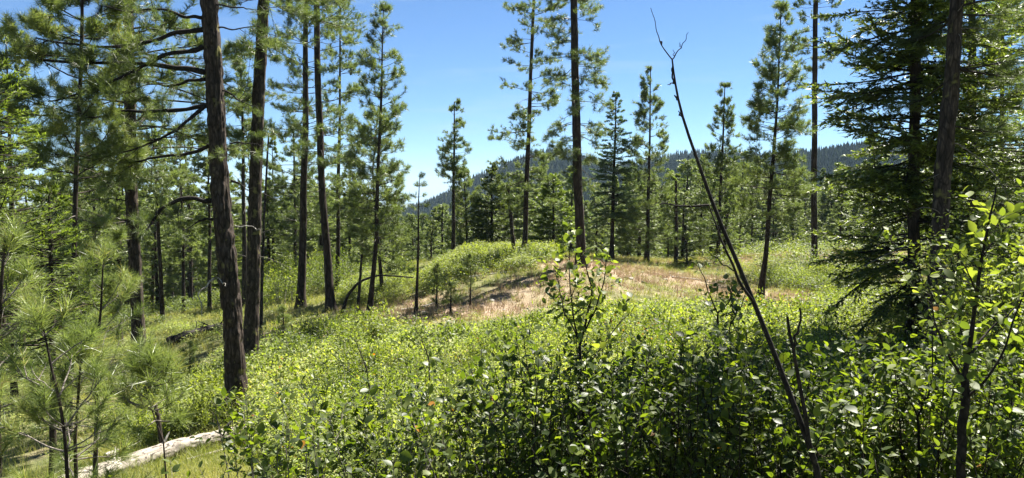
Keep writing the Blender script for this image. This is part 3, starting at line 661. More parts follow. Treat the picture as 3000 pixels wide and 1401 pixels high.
pole('snag', 'short upright dead trunk with a broken top left of the leaning dead sapling', 'dead tree', [(1700, 455), (1701, 560), (1701, 668)], 41, 6, 11, 'bark', stubs=5, seed=3)
pole('dead_pole', 'thin charred pole standing left of the reddish bending pine foot', 'dead tree', [(910, 640), (906, 700), (898, 795)], 26, 5, 9, 'charred', seed=4, stubs=3)
tr = px_trunk([(1057, 440), (1053, 520), (1052, 600), (1047, 775)], 25.5, 1.5, 7)
finish_tree('spindly_pine', 'spindly half-dead young pine with sprigs at its tip, left end of the knoll', tr, crown_pine(tr, zp(600, 25.5), tr.p[-1, 2], 26, .55, RS(5), inst=True, nn=22, nw=.013, tuft_L=.16, dens=3, tufts_per=1, rb=.008), 'needle_pine', RS(5), sides=8, cat='pine tree')
pole('dead_sapling', 'dead sapling bent over in a wide arch beside the thin charred pole', 'dead tree', [(1040, 698), (950, 692), (905, 708), (876, 740), (857, 785)], 27, 3, 9, 'charred', seed=6)

# larch and firs of the middle ground
def fir(name, label, pts, d, w0, w1, th, z0, L, nb, seed, needle='needle_fir', **k):
    tr = px_trunk(pts, d, w0, w1, th)
    wn = crown_fir(tr, zp(z0, d), tr.p[-1, 2], nb, L, RS(seed), **k)
    return finish_tree(name, label, tr, wn, needle, RS(seed), step=0.2, sides=12, cat='fir tree' if 'fir' in name else 'larch tree')
fir('larch_tree', 'feathery blue-green larch standing left of the broad conical pine', [(1550, 232), (1545, 420), (1538, 650)], 40, 2, 11, None, 560, 1.75, 230, 201, 'needle_larch', dens=8, nl=0.13, nw=0.045, per=12, twigL=0.4, shape=.8, el=(0.4, 0.0), curve=(-0.1, -0.3))
fir('fir_tree', 'dark bushy fir behind the middle of the shrubby knoll', [(1238, 412), (1237, 520), (1236, 640)], 46, 2, 9, None, 630, 2.0, 170, 202, dens=7, nl=0.15, nw=0.055, per=10, twigL=0.6, shape=.8)
fir('fir_tree', 'light green young fir between the two tall pines of the knoll', [(1392, 440), (1392, 540), (1392, 640)], 44, 2, 8, None, 635, 2.0, 170, 203, 'needle_light', dens=7, nl=0.15, nw=0.055, per=10, twigL=0.6, shape=.7)
fir('fir_tree', 'small dark fir in the grass just right of the upright dead trunk', [(1728, 600), (1728, 672)], 40, 1, 5, None, 675, 0.8, 60, 204, dens=6, nl=0.09, nw=0.03, per=8, twigL=0.35, shape=.8)
# big dark fir on the right
tr = px_trunk([(2302, 0), (2301, 300), (2299, 600), (2297, 850)], 14.5, 22, 30, 21)
finish_tree('fir_tree', 'big dark fir on the right with broad drooping sprays reaching into the sky', tr,
            crown_fir(tr, zp(750, 14.5), tr.p[-1, 2], 640, 2.05, RS(210), dens=10, nl=0.11, nw=0.042, per=13, twigL=0.55, shape=.5, low=.85, tip_light=.8, tint0=.42, wig=.12, droop=.22, planar=.25, el=(0.25, -0.05), curve=(-0.1, -0.1), rb=0.022), 'needle_fir', RS(210), True, sides=28, step=0.12, cat='fir tree')
tr = px_trunk([(2405, 0), (2390, 250), (2372, 450), (2352, 780)], 12.2, 30, 40, 18)
finish_tree('pine_tree', 'thick leaning pine trunk in front of the big fir on the right', tr,
            crown_pine(tr, zp(330, 12.2), tr.p[-1, 2], 60, 2.0, RS(211), el=(0.5, -0.2), low=0.5, shape=0.5, inst=True, nn=50, nw=0.008, tuft_L=0.24, dens=5.5, hang=0.3, side_az=(1.4, 1.5), twigL=.6, rb=.03, tint0=.35), 'needle_pine', RS(211), True, sides=36, step=0.08)
# right edge
fir('fir_tree', 'light green fir at the right edge with sunlit drooping sprays', [(2590, -200), (2590, 200), (2590, 760)], 15, 12, 20, None, 830, 1.9, 150, 212, 'needle_light', dens=9, nl=0.08, nw=0.024, per=16, twigL=0.5, shape=.5, tip_light=.5)
tr = px_trunk([(2520, 150), (2520, 400), (2520, 760)], 24, 8, 14, 14)
finish_tree('pine_tree', 'green pine between the thick leaning trunk and the right edge', tr,
            crown_pine(tr, zp(700, 24), tr.p[-1, 2], 130, 2.2, RS(213), inst=True, nn=34, nw=0.013, tuft_L=.22, dens=8, low=.7), 'needle_pine', RS(213))
fir('fir_tree', 'green fir seen through the gap between the dark fir and the leaning trunk', [(2200, 330), (2200, 500), (2200, 690)], 30, 2, 10, None, 680, 1.6, 130, 214, 'needle_light', dens=7, nl=0.12, nw=0.04, per=12, twigL=0.4, shape=.7)
fir('fir_tree', 'mid-green fir just behind the thick leaning pine trunk, filling the right side', [(2445, -250), (2445, 200), (2445, 760)], 20, 12, 24, None, 780, 2.3, 230, 217, 'needle_light', dens=8, nl=0.12, nw=0.04, per=11, twigL=0.6, shape=.5, tip_light=.6, tint0=.6, wig=.1, droop=.15)
# left edge fir, light green
fir('fir_tree', 'light green young fir at the left edge, its fans of needles in sun', [(-35, 150), (-30, 500), (-20, 900)], 8.5, 8, 26, None, 980, 1.05, 150, 215, 'needle_light', dens=12, nl=0.055, nw=0.014, per=18, twigL=0.34, shape=.45, tip_light=.5, droop=.15)
fir('fir_tree', 'small bright green fir half hidden by the bushy left pine', [(125, 470), (128, 600), (130, 800)], 11, 3, 14, None, 880, 0.9, 120, 216, 'needle_light', dens=10, nl=0.065, nw=0.018, per=16, twigL=0.34, shape=.6, tip_light=.5)

# ---- A  the biggest trunk, every long limb a part of its own
def dress(P, rng, dens, twigL, nn, nw, tuft_L, tint0=.45, smin=.35, hang=0.3, rb=.006, twig_per=2):
    wood, ndl = Buf(), Buf(); Ln = np.linalg.norm(np.diff(P, axis=0), axis=1).sum()
    k = max(3, int(Ln * dens)); s = smin + (1 - smin) * rng.uniform(0, 1, k); z = np.zeros(k, int)
    c, T = poly_at(P[None], z, s)
    ta = np.arctan2(T[:, 0], T[:, 1]) + rng.choice([-1, 1], k) * rng.uniform(0.2, 1.3, k)
    Q = grow(c, ta, rng.normal(-0.1 - hang, 0.5, k), twigL * rng.uniform(0.4, 1.5, k), 6, rng, rng.normal(0.2, 0.6, k), 0.35, 0.4)
    tubes(wood, Q, np.full((k, 1), rb) * np.linspace(1, .4, 6)[None], 4)
    q = np.repeat(np.arange(k), 3); c2, T2 = poly_at(Q, q, rng.uniform(.3, .95, len(q)))
    Q2 = grow(c2, np.arctan2(T2[:, 0], T2[:, 1]) + rng.normal(0, 0.8, len(q)), rng.normal(-0.1, 0.5, len(q)), twigL * 0.45 * rng.uniform(0.4, 1.3, len(q)), 4, rng, rng.normal(0.4, 0.5, len(q)), 0.35, 0.5)
    tubes(wood, Q2, np.full((len(q), 1), rb * .55) * np.linspace(1, .6, 4)[None], 3)
    Cc = np.concatenate([Q[:, -1], Q2[:, -1]]); A = np.concatenate([nrm(Q[:, -1] - Q[:, -2]), nrm(Q2[:, -1] - Q2[:, -2])])
    keep = rng.uniform(size=len(Cc)) < 0.75; Cc, A = Cc[keep], A[keep]
    ndl = Tufts(nn, nw, tuft_L); ndl.put(Cc, A, tuft_L * rng.uniform(.7, 1.15, len(Cc)), np.clip(tint0 + rng.normal(0, .15, len(Cc)), 0, .9))
    return wood, ndl
def smooth_line(P, n, rng=None, j=0.0):
    P = np.asarray(P, float); k = np.linspace(0, len(P) - 1, n); Q = np.stack([np.interp(k, np.arange(len(P)), P[:, i]) for i in range(3)], -1)
    if rng is not None: Q[1:-1] += rng.normal(0, j, Q[1:-1].shape)
    for _ in range(3): Q[1:-1] = (Q[:-2] + 2 * Q[1:-1] + Q[2:]) / 4
    return Q
tr = px_trunk([(524, -10), (537, 180), (556, 480), (580, 760), (594, 960), (596, 1060)], 14, 38, 50, 23)
base = tr.p[0]
big = obj('pine_tree', None, None, base, 'biggest dark furrowed pine trunk left of centre, long crooked limbs reaching left', 'pine tree')
obj('trunk', trunk_mesh(tr, 'trunk', BM, RS(7), 0.04, 56, 0.030, True), big)
LIMBS = [([(510, 75), (440, 82), (380, 105), (300, 118), (180, 112), (90, 95)], 13.4, 12, 1), ([(510, 118), (470, 130), (415, 138), (370, 160), (300, 200), (200, 235), (120, 255)], 13.0, 12, 1),
         ([(515, 182), (440, 168), (360, 158), (200, 156), (80, 148), (0, 140)], 13.6, 13, 1), ([(516, 200), (470, 208), (425, 215), (380, 205), (320, 235)], 14.6, 8, 1),
         ([(519, 265), (470, 275), (400, 280), (320, 282), (250, 293), (180, 300)], 13.8, 11, 1), ([(522, 262), (490, 290), (470, 310), (430, 335), (380, 360), (300, 385), (230, 390)], 13.4, 9, 1),
         ([(524, 368), (480, 385), (440, 393), (380, 400), (330, 412), (270, 415)], 14.2, 10, 1), ([(531, 505), (500, 500), (455, 500), (415, 515), (390, 545), (365, 580), (350, 600)], 13.8, 12, .6),
         ([(540, 552), (510, 550), (490, 560), (460, 580)], 13.7, 6, 0), ([(545, 12), (600, 20), (640, 25), (680, 12)], 13.6, 4, .5), ([(549, 70), (600, 75), (650, 68), (690, 90)], 14.3, 4, .5),
         ([(508, 45), (470, 42), (400, 20), (330, 30), (250, 15)], 13.8, 8, 1), ([(560, 228), (600, 250), (640, 270), (665, 300)], 13.5, 4, .3), ([(578, 360), (620, 362), (660, 366)], 13.8, 4, .3),
         ([(582, 455), (605, 465), (618, 475)], 13.8, 6, 0), ([(540, 700), (522, 712), (508, 735), (505, 770), (510, 795)], 13.6, 5, 0), ([(590, 566), (630, 570), (655, 580)], 13.8, 3, 0), ([(548, 700), (560, 712), (568, 720)], 13.5, 3, 0)]
for i, (pts, d1, wpx, lv) in enumerate(LIMBS):
    rg = RS(300 + i); n = len(pts); dd = np.linspace(13.95, d1, n)
    P = smooth_line([at(x, y, q) for (x, y), q in zip(pts, dd)], 26, rg, 0.03)
    b = Buf(); tubes(b, P, (np.linspace(wpx * 1.1, wpx * 0.28, 26) * .5 / F * 14) * rg.uniform(.88, 1.12, 26), 8)
    br = obj('branch', b.mesh('branch', [M['greywood' if (lv == 0 and i in (15, 17, 16)) else 'stem_dark']], base), big)
    if lv > 0:
        wd, nl_ = dress(P, rg, 6.0 * lv + 1, 0.62, 60, 0.0055, 0.21, smin=.25 if i != 0 else .3)
        obj('twigs', wd.mesh('twigs', [M['stem_dark']], base), br, kind='stuff'); place_tufts(nl_, 'needles', 'needle_pine', br, base)
# crown high above the frame
wn = crown_pine(tr, base[2] + 10.5, tr.p[-1, 2], 70, 3.0, RS(340), nn=14, nw=.014, dens=3.5, low=.6)
obj('limbs', wn[0].mesh('limbs', [M['twig']], base), big, kind='stuff'); obj('crown', wn[1].mesh('crown', [M['needle_pine']], base), big)

# ---- young long-needled pines, left foreground
YP = [('young pine with a crooked dark stem and starry tufts low at the left', [(105, 800), (118, 860), (133, 940), (150, 1010), (163, 1100), (168, 1190)], 5.2, 4, 9, 7, .58),
      ('second young pine stem close beside the crooked one, tuft on its top', [(207, 870), (203, 920), (196, 1000), (188, 1100), (190, 1190)], 5.7, 4, 9, 7, .5),
      ('spindly young pine with a bare wavy stem leaning over the pale fallen log', [(357, 925), (362, 960), (375, 1010), (392, 1060), (410, 1110), (416, 1185)], 5.6, 2, 4, 5, .34),
      ('young pine cut by the left edge, tufts hanging over a thin dark stem', [(18, 600), (8, 700), (2, 800), (-8, 900), (-12, 1100)], 5.6, 6, 12, 8, .6),
      ('young pine with fans of long needles left of the slim left pine', [(262, 640), (255, 760), (246, 860), (243, 1010)], 9.0, 3, 9, 10, .8)]
for i, (lab, pts, d, w0, w1, nb, Lm) in enumerate(YP):
    tr = px_trunk(pts, d, w0, w1)
    rg = RS(400 + i)
    frac = (0.35, 0.35, 0.75, 0.25, 0.12)[i]
    z0 = tr.p[0, 2] + frac * (tr.p[-1, 2] - tr.p[0, 2])
    wn = crown_pine(tr, z0, tr.p[-1, 2], nb * 4, Lm, rg, el=(0.9, 0.05), curve=(0.15, 0.3), shape=.5, low=.6, inst=True, nn=64, nw=0.0045, tuft_L=0.17, dens=2.6, twigL=.34, tufts_per=1, rb=.010, tint0=.6, wig=.15, tmin=.45)
    wn[1].put(np.repeat(tr.p[-1:], 2, 0), np.array([[0, 0, 1.0], [.1, 0, 1.0]]), .21, .75)
    finish_tree('young_pine', lab, tr, wn, 'needle_young', rg, sides=10, step=.05, cat='young pine', limb_mat=M['twig_grey'])
# little pines on the slope
for i, (px, py, d, h, lab) in enumerate([(1183, 782, 25, 1.9, 'thin little pine with a bare lower stem in the middle of the bare slope'), (1098, 770, 26, 1.5, 'small feathery pine near the spindly pine on the bare slope'),
                                         (1133, 790, 24.5, 1.0, 'tiny pine seedling between the spindly pine and the thin little pine'), (712, 850, 22, 1.1, 'small pine seedling on the pale grass right of the second big trunk'),
                                         (478, 985, 17, 1.2, 'small pine seedling in the grass left of the biggest trunk')]):
    p = at(px, py, d); g = gz(p[0], p[1]); tr = Trunk([(p[0], p[1], g - .05), (p[0] + .03, p[1], g + h)], [.03, .006])
    wn = crown_pine(tr, g + h * (.45 if i == 0 else .15), g + h, 26, .45, RS(430 + i), nn=14, nw=.009, tuft_L=.13, dens=5, twigL=.2, rb=.006, el=(.8, .2), tint0=.6)
    finish_tree('young_pine', lab, tr, wn, 'needle_young', RS(i), sides=6, step=.2, cat='young pine')

# ---------------------------------------------------------------- woods of the middle distance: single trees
def protos():
    out = []
    for k in range(9):
        rg = RS(500 + k); h = 15.0
        tr = Trunk([(0, 0, -.6), (rg.normal(0, .15), rg.normal(0, .15), h * .5), (rg.normal(0, .3), rg.normal(0, .3), h)], [.17, .11, .015])
        if k < 6:
            z0 = h * (0.12, .3, .2, .42, .08, .25)[k]
            wn = crown_pine(tr, z0, h, 100, (1.9, 1.7, 2.2, 1.8, 1.5, 1.4)[k], rg, el=(.5, -.1), shape=(.6, .5, .65, .45, .6, .5)[k], low=.6, nn=11, nw=.065, tuft_L=.30, dens=4.2, twigL=.6, sides=3, rb=.03, tint0=(.65, .8, .5, .65, .85, .65)[k], tufts_per=3)
            out.append((tr, wn, 'needle_pine', 'pine_tree'))
        else:
            wn = crown_fir(tr, h * .05, h, 130, (2.1, 1.7, 1.9)[k - 6], rg, dens=4.5, nl=.24, nw=.11, per=5.5, twigL=.8, shape=.85, tint0=(.45, .6, .5)[k - 6], rb=.03)
            out.append((tr, wn, ('needle_fir', 'needle_light', 'needle_fir')[k - 6], 'fir_tree'))
    return out
def valley_forest():
    rg = RS(45); pcs = []
    for tr, wn, ndm, nm in protos():
        bb = Buf(); tubes(bb, np.stack([tr.at(z) for z in (-.6, 5, 10, 15)]), np.array([.17, .13, .08, .015]), 6, .5, 0)
        for src, mi in ((wn[0], 1), (wn[1], 2)):
            V = np.concatenate(src.V); T = np.concatenate(src.T); n0 = bb.n
            bb.V.append(V); bb.T.append(T); bb.n += len(V)
            for f, m_, sm in src.F: bb.F.append((f + n0, mi, sm))
        pcs.append(bb.mesh('valley_tree', [M['bark_far'], M['twig'], M[ndm]]))
    n = 7000; r = np.sqrt(rg.uniform(100 ** 2, 420 ** 2, n)); az = rg.uniform(-0.70, 0.72, n); X, Y = r * np.sin(az), r * np.cos(az); G = ground(X, Y)
    px, py = pxof(X, Y, G + 1); top = skyline(px) + np.abs(rg.normal(0, 1, n)) * 30 + 12
    v = -(top - CY) / F; zt = Y * (-math.sin(TH) + v * math.cos(TH)) / (math.cos(TH) + v * math.sin(TH)); H = np.minimum(zt - G, rg.uniform(9, 21, n)); k = H > 5
    k &= rg.uniform(size=n) < np.where(r > 230, .9, .85)
    X, Y, G, H = X[k], Y[k], G[k], H[k]; s = H / 15; ws = s ** .5 * rg.uniform(1.0, 1.45, len(H))
    instancer('valley_forest', 'conifer forest filling the valley floor below the hills', 'forest', np.stack([X, Y, G], -1), rg.uniform(0, 6.28, len(X)), np.stack([ws, ws, s], -1), rg.integers(0, 9, len(X)), pcs, [M['needle_far']], tilt=.015)
def pxof(x, y, z):
    # where a point shows in the photograph (used only to lay patches where they stand)
    yy = y * math.cos(TH) - z * math.sin(TH); zz = y * math.sin(TH) + z * math.cos(TH)
    return CX + F * x / yy, CY - F * zz / yy
def skyline(px):
    return np.interp(px, [-300, 0, 200, 400, 560, 700, 840, 900, 980, 1080, 1120, 1190, 1300, 1400, 1490, 1600, 1750, 1900, 2050, 2150, 2300, 2900],
                     [330, 370, 400, 420, 450, 440, 400, 440, 508, 498, 470, 478, 395, 390, 455, 430, 385, 390, 420, 400, 380, 360])
def middle_wood():
    PR = protos(); meshes = []
    for tr, wn, ndm, nm in PR:
        meshes.append((trunk_mesh(tr, 'trunk', FM, RS(3), .6, 8, origin=(0, 0, 0)), wn[0].mesh('limbs', [M['twig']]), wn[1].mesh('crown', [M[ndm]]), nm))
    rg = RS(60); placed = []; first = {}; cnt = 0
    MARK = [(60, 'at the left edge'), (190, 'behind the bushy left pine'), (325, 'just left of the slim left pine'), (560, 'right of the slim left pine'), (640, 'between the two biggest trunks'),
            (755, 'right of the second big trunk'), (835, 'behind the close pair of pines'), (945, 'left of the tall pointed pine'), (1055, 'right of the tall pointed pine'),
            (1140, 'left of the lone slender pine'), (1235, 'right of the lone slender pine'), (1325, 'left of the bent knoll pine'), (1455, 'between the tall knoll pines'), (1545, 'just left of the larch'),
            (1630, 'right of the larch'), (1705, 'left of the upright dead trunk'), (1810, 'right of the upright dead trunk'), (1920, 'left of the large leaning pine'),
            (2048, 'left of the bare-trunked pine'), (2190, 'right of the bare-trunked pine'), (2330, 'behind the big dark fir'), (9999, 'right of the thick leaning trunk')]
    LOOK = ['full-crowned pine', 'yellow-green pine', 'broad dark pine', 'high-crowned pine', 'low-branched pine', 'narrow pine', 'dark bushy fir', 'light green fir', 'dark narrow fir']
    def describe(px, d, h, k):
        w_ = next(t for m_, t in MARK if px < m_)
        return ('small ' if h < 9 else 'tall ' if h > 15 else '') + LOOK[k] + (' nearer in the wood ' if d < 85 else ' deep in the wood ' if d > 140 else ' in the wood ') + w_
    zones = {'left': 'pine in the shaded wood down the slope to the left', 'mid': 'pine in the wood that fills the valley behind the knoll', 'right': 'pine in the wood behind the dry clearing on the right'}
    tries = 0
    while cnt < 275 and tries < 9000:
        tries += 1
        t = rg.uniform(); d = 46 + 160 * t ** 1.7; px = rg.uniform(-150, 2750); u = (px - CX) / F; x = u * d
        if d < 60 and (980 < px < 1320 or 1330 < px < 1500 or px > 1850): continue
        if px > 1850 and d < 70: continue
        if any((x - a) ** 2 + (d - b) ** 2 < (2.6 + 0.012 * d) ** 2 for a, b in placed): continue
        g = gz(x, d); top = skyline(px) + abs(rg.normal(0, 1)) * 55 + (0 if rg.uniform() < .5 else 40)
        zt = zpy(top, d); h = zt - g
        if h < 4.5 or h > 25: continue
        k = rg.choice(9, p=[.15, .14, .12, .1, .12, .1, .11, .08, .08]); tm, lm, cm, nm = meshes[k]
        if h < 8 and k == 3: continue
        zone = 'left' if px < 900 else 'mid' if px < 1480 else 'right'
        lab = zones[zone] if nm == 'pine_tree' else zones[zone].replace('pine in', 'fir in')
        grp = zones[zone].replace('pine in', 'trees of')
        lab = describe(px, d, h, k)
        s = h / 15.0; ws = s ** .5 * rg.uniform(1.1, 1.55)
        if k not in first:
            e = obj(nm, None, None, (x, d, g), lab, nm.replace('_', ' '), grp); obj('trunk', tm, e); obj('limbs', lm, e, kind='stuff'); obj('crown', cm, e); first[k] = e
            e.rotation_euler = (0, 0, rg.uniform(0, 6.28)); e.scale = (ws, ws, s)
        else: copy_tree(first[k], (x, d, g), rg.uniform(0, 6.28), (ws, ws, s), lab, grp)
        placed.append((x, d)); cnt += 1
    # slim trunks standing nearer on the left slope and the right wood edge
    fl = 0
    for px, py, d, topy, k in [(410, 820, 38, 250, 3), (480, 772, 46, 300, 0), (527, 800, 40, 330, 3), (462, 800, 41, 380, 1), (640, 740, 55, 300, 2), (690, 740, 50, 340, 6), (880, 700, 48, 380, 6), (905, 700, 52, 430, 7),
                               (1010, 700, 45, 560, 4), (1040, 690, 50, 540, 2), (1085, 660, 52, 520, 4), (1300, 640, 52, 430, 2), (1500, 655, 46, 470, 4), (1580, 655, 50, 430, 0), (1680, 668, 52, 470, 2), (1760, 660, 50, 430, 0),
                               (1860, 655, 54, 380, 5), (1890, 655, 60, 440, 2), (1995, 640, 64, 400, 4), (2110, 640, 60, 420, 5), (60, 900, 26, 60, 1), (300, 840, 30, 200, 5), (250, 830, 34, 330, 0), (30, 860, 22, 330, 4)]:
        p = at(px, py, d); g = gz(p[0], p[1]); h = zpy(topy, d) - g; tm, lm, cm, nm = meshes[k]; s = h / 15; ws = s ** .5 * .85
        w_ = next(t for m_, t in MARK if px < m_); lab = ('small ' if h < 9 else 'tall ' if h > 15 else '') + LOOK[k] + ' standing nearest us ' + w_
        copy_tree(first[k], (p[0], p[1], g), fl * 1.3, (ws, ws, s), lab, 'trees at the near edge of the wood'); fl += 1
middle_wood()
valley_forest()

# ================================================================== DEADWOOD
def log(name, label, cat, pts, r0, r1, m, sides=28, n=60, rough=.06, lift=.6, kids=None, seed=0):
    rg = RS(seed); P = np.array([at(*p) for p in pts])
    for p in P: p[2] = gz(p[0], p[1]) + r0 * lift
    Q = smooth_line(P, n); R = np.linspace(r0, r1, n)
    # relax towards a straight stem that lies on the ground
    z = np.polyval(np.polyfit(np.arange(n), Q[:, 2], 1), np.arange(n)); Q[:, 2] = z * .85 + Q[:, 2] * .15
    T = nrm(np.gradient(Q, axis=0)); U = nrm(np.cross(T, [0, 0, 1.0])); W = np.cross(U, T)
    a = np.linspace(0, 2 * np.pi, sides, endpoint=False); A, I = np.meshgrid(a, np.arange(n))
    RR = R[:, None] * (1 + rough * (vnoise(np.stack([np.cos(A) * 3, np.sin(A) * 3, I * .25], -1), seed) * 2 - 1) - rough * 1.4 * (vnoise(np.stack([A * 4, 0 * A, I * .03], -1), 5) > .78))
    V = Q[:, None] + RR[..., None] * (U[:, None] * np.cos(A)[..., None] + W[:, None] * np.sin(A)[..., None])
    i = np.arange(n - 1)[:, None]; j = np.arange(sides)[None]
    crack = vnoise(np.stack([np.cos(A) * 9, np.sin(A) * 9, I * n / 60 * .09], -1), seed + 3); patch = vnoise(np.stack([np.cos(A) * 1.5, np.sin(A) * 1.5, I * .14], -1), seed + 8)
    tn = np.clip(.62 + .5 * (patch - .5) - .9 * smooth(.66, .74, crack), 0, 1)
    b = Buf(); b.add(V.reshape(-1, 3), np.stack([i * sides + j, i * sides + (j + 1) % sides, (i + 1) * sides + (j + 1) % sides, (i + 1) * sides + j], -1).reshape(-1, 4), tn.ravel(), 0, True)
    for e in (0, -1):
        s = V[e] ; c = Q[e] + T[e] * (-.02 if e == 0 else .02)
        b.add(np.concatenate([s, [c]]), np.stack([np.arange(sides), (np.arange(sides) + 1) % sides, np.full(sides, sides)], -1))
    o = obj(name, b.mesh(name, [M[m]], Q[0]), None, Q[0], label, cat)
    return o, Q, R
o, Q, R = log('fallen_log', 'pale barkless fallen log on the grass in front of the biggest trunk', 'log', [(150, 1230, 9.4), (300, 1175, 10.2), (430, 1135, 11), (560, 1105, 11.6), (690, 1072, 12.3)], .16, .115, 'log_wood', lift=.95, sides=64, n=220, rough=.07)
for k, i in enumerate((50, 100, 165)):
    b = Buf(); rg = RS(k); tubes(b, grow(Q[i:i + 1] + np.array([[0, 0, R[i] * .8]]), np.array([-.5 + k]), np.array([.9]), np.array([.22]), 5, rg, np.zeros(1), .1), np.array([[.022, .02, .017, .014, .008]]), 7)
    obj('branch_stub', b.mesh('branch_stub', [M['greywood']], Q[0]), o)
log('fallen_log', 'thin pale branch lying just in front of the pale log', 'log', [(470, 1165, 10.4), (540, 1145, 10.7), (610, 1132, 11)], .03, .02, 'deadwood', sides=8, n=20, lift=1.2, seed=3)
log('fallen_log', 'short grey dead log lying in the grass left of the pale log', 'log', [(262, 1090, 12.5), (318, 1060, 13)], .05, .04, 'greywood', sides=10, n=16, seed=4)
pole('broken_stub', 'short broken dead stub sticking up behind the pale log', 'stub', [(388, 1010), (398, 1050), (412, 1090)], 11.5, 9, 12, 'bark', seed=12)
# charred fallen tree on the left slope
o, Q, R = log('charred_log', 'black charred fallen log on the left slope behind the biggest trunk', 'log', [(425, 905, 25), (480, 885, 25.5), (560, 862, 26.5)], .2, .13, 'charred', rough=.25, n=40, lift=.7, seed=6)
rg = RS(66)
for k in range(9):
    i = rg.integers(3, 38); b = Buf(); tubes(b, grow(Q[i:i + 1], np.array([rg.uniform(-3, 3)]), np.array([rg.uniform(.1, .8)]), np.array([rg.uniform(.4, 1.1)]), 6, rg, np.zeros(1), .2), np.array([np.linspace(.03, .01, 6)]), 5)
    obj('branch', b.mesh('branch', [M['charred']], Q[0]), o)
log('stump', 'brown sawn-off stump end at the uphill end of the charred log', 'stump', [(545, 865, 26), (562, 862, 26.3)], .16, .15, 'bark', n=8, seed=8)
# sticks on the dry knoll
sticks = [('bleached stick on the bare ground left of the thin little pine', [(1010, 795, 26.5), (1060, 770, 26.5), (1095, 745, 27)]), ('long thin stem lying along the top of the dry slope', [(1180, 712, 31), (1250, 705, 31), (1330, 693, 31)]),
          ('grey stick on the pink grass right of the tall knoll pine', [(1690, 715, 33), (1730, 712, 33), (1765, 716, 33)]), ('slanting dark stick poking from the pink grass', [(1615, 700, 30), (1635, 730, 29.5)]),
          ('dark crooked stick at the foot of the bare slope', [(1050, 800, 24.5), (1090, 790, 24.5), (1120, 782, 25)]), ('bleached branch beside the foot of the bare-trunked pine', [(2055, 660, 40), (2090, 655, 40.5)]),
          ('pale stick on the left slope beside the second big trunk', [(680, 838, 23), (720, 822, 24)]), ('weathered branch half buried in the shrubs in the middle', [(930, 985, 11), (980, 975, 11.2), (1010, 965, 11.5)])]
for i, (lab, pts) in enumerate(sticks):
    log('fallen_branch', lab, 'branch', pts, .045 if i != 1 else .03, .02, 'charred' if i in (3, 4) else 'greywood', sides=7, n=16, lift=1.3, seed=20 + i)
pole('stump', 'small pale broken stump on the bare slope right of the thin little pine', 'stump', [(1212, 770), (1214, 786)], 24.8, 8, 12, 'deadwood', seed=31)
pole('stump', 'small bleached stump where the pink grass meets the shrubs', 'stump', [(2010 - 400, 722), (2012 - 400, 740)], 29, 8, 10, 'deadwood', seed=32)

# stones on the bare slope
def stones():
    me = []
    for k in range(4):
        rg = RS(700 + k); import bmesh
        bm = bmesh.new(); bmesh.ops.create_icosphere(bm, subdivisions=2, radius=1)
        for v in bm.verts: v.co *= 0.75 + .5 * float(vnoise(np.array([v.co[0] * 1.3 + k * 9, v.co[1] * 1.3, v.co[2] * 1.3]), k)); v.co.z *= .6
        m = bpy.data.meshes.new('stone'); bm.to_mesh(m); bm.free(); m.materials.append(M['greywood']); me.append(m)
    rg = RS(71)
    for i in range(22):
        z = rg.integers(0, 3); px, py, d = [(rg.uniform(1040, 1330), rg.uniform(760, 795), rg.uniform(24, 27)), (rg.uniform(1480, 1760), 700, rg.uniform(30, 34)), (rg.uniform(2040, 2070), 655, rg.uniform(38, 41))][z]
        p = at(px, py, d); s = rg.uniform(.05, .12)
        o = obj('stone', me[i % 4], None, (p[0], p[1], gz(p[0], p[1]) + s * .2), ['small stone on the bare left slope of the knoll', 'small stone in the pink dry grass of the knoll', 'small stone near the foot of the bare-trunked pine'][z], 'stone', 'stones scattered on dry ground')
        o.scale = (s, s * rg.uniform(.8, 1.4), s); o.rotation_euler = (0, 0, rg.uniform(0, 6))
stones()

# ================================================================== GROUND COVER (uncountable)
def pxof(x, y, z):
    # where a point shows in the photograph (used only to lay patches where they stand)
    yy = y * math.cos(TH) - z * math.sin(TH); zz = y * math.sin(TH) + z * math.cos(TH)
    return CX + F * x / yy, CY - F * zz / yy
def scatter(n, x0, x1, y0, y1, fn, rng):
    x = rng.uniform(x0, x1, n); y = rng.uniform(y0, y1, n)
    k = rng.uniform(size=n) < fn(x, y); return x[k], y[k]

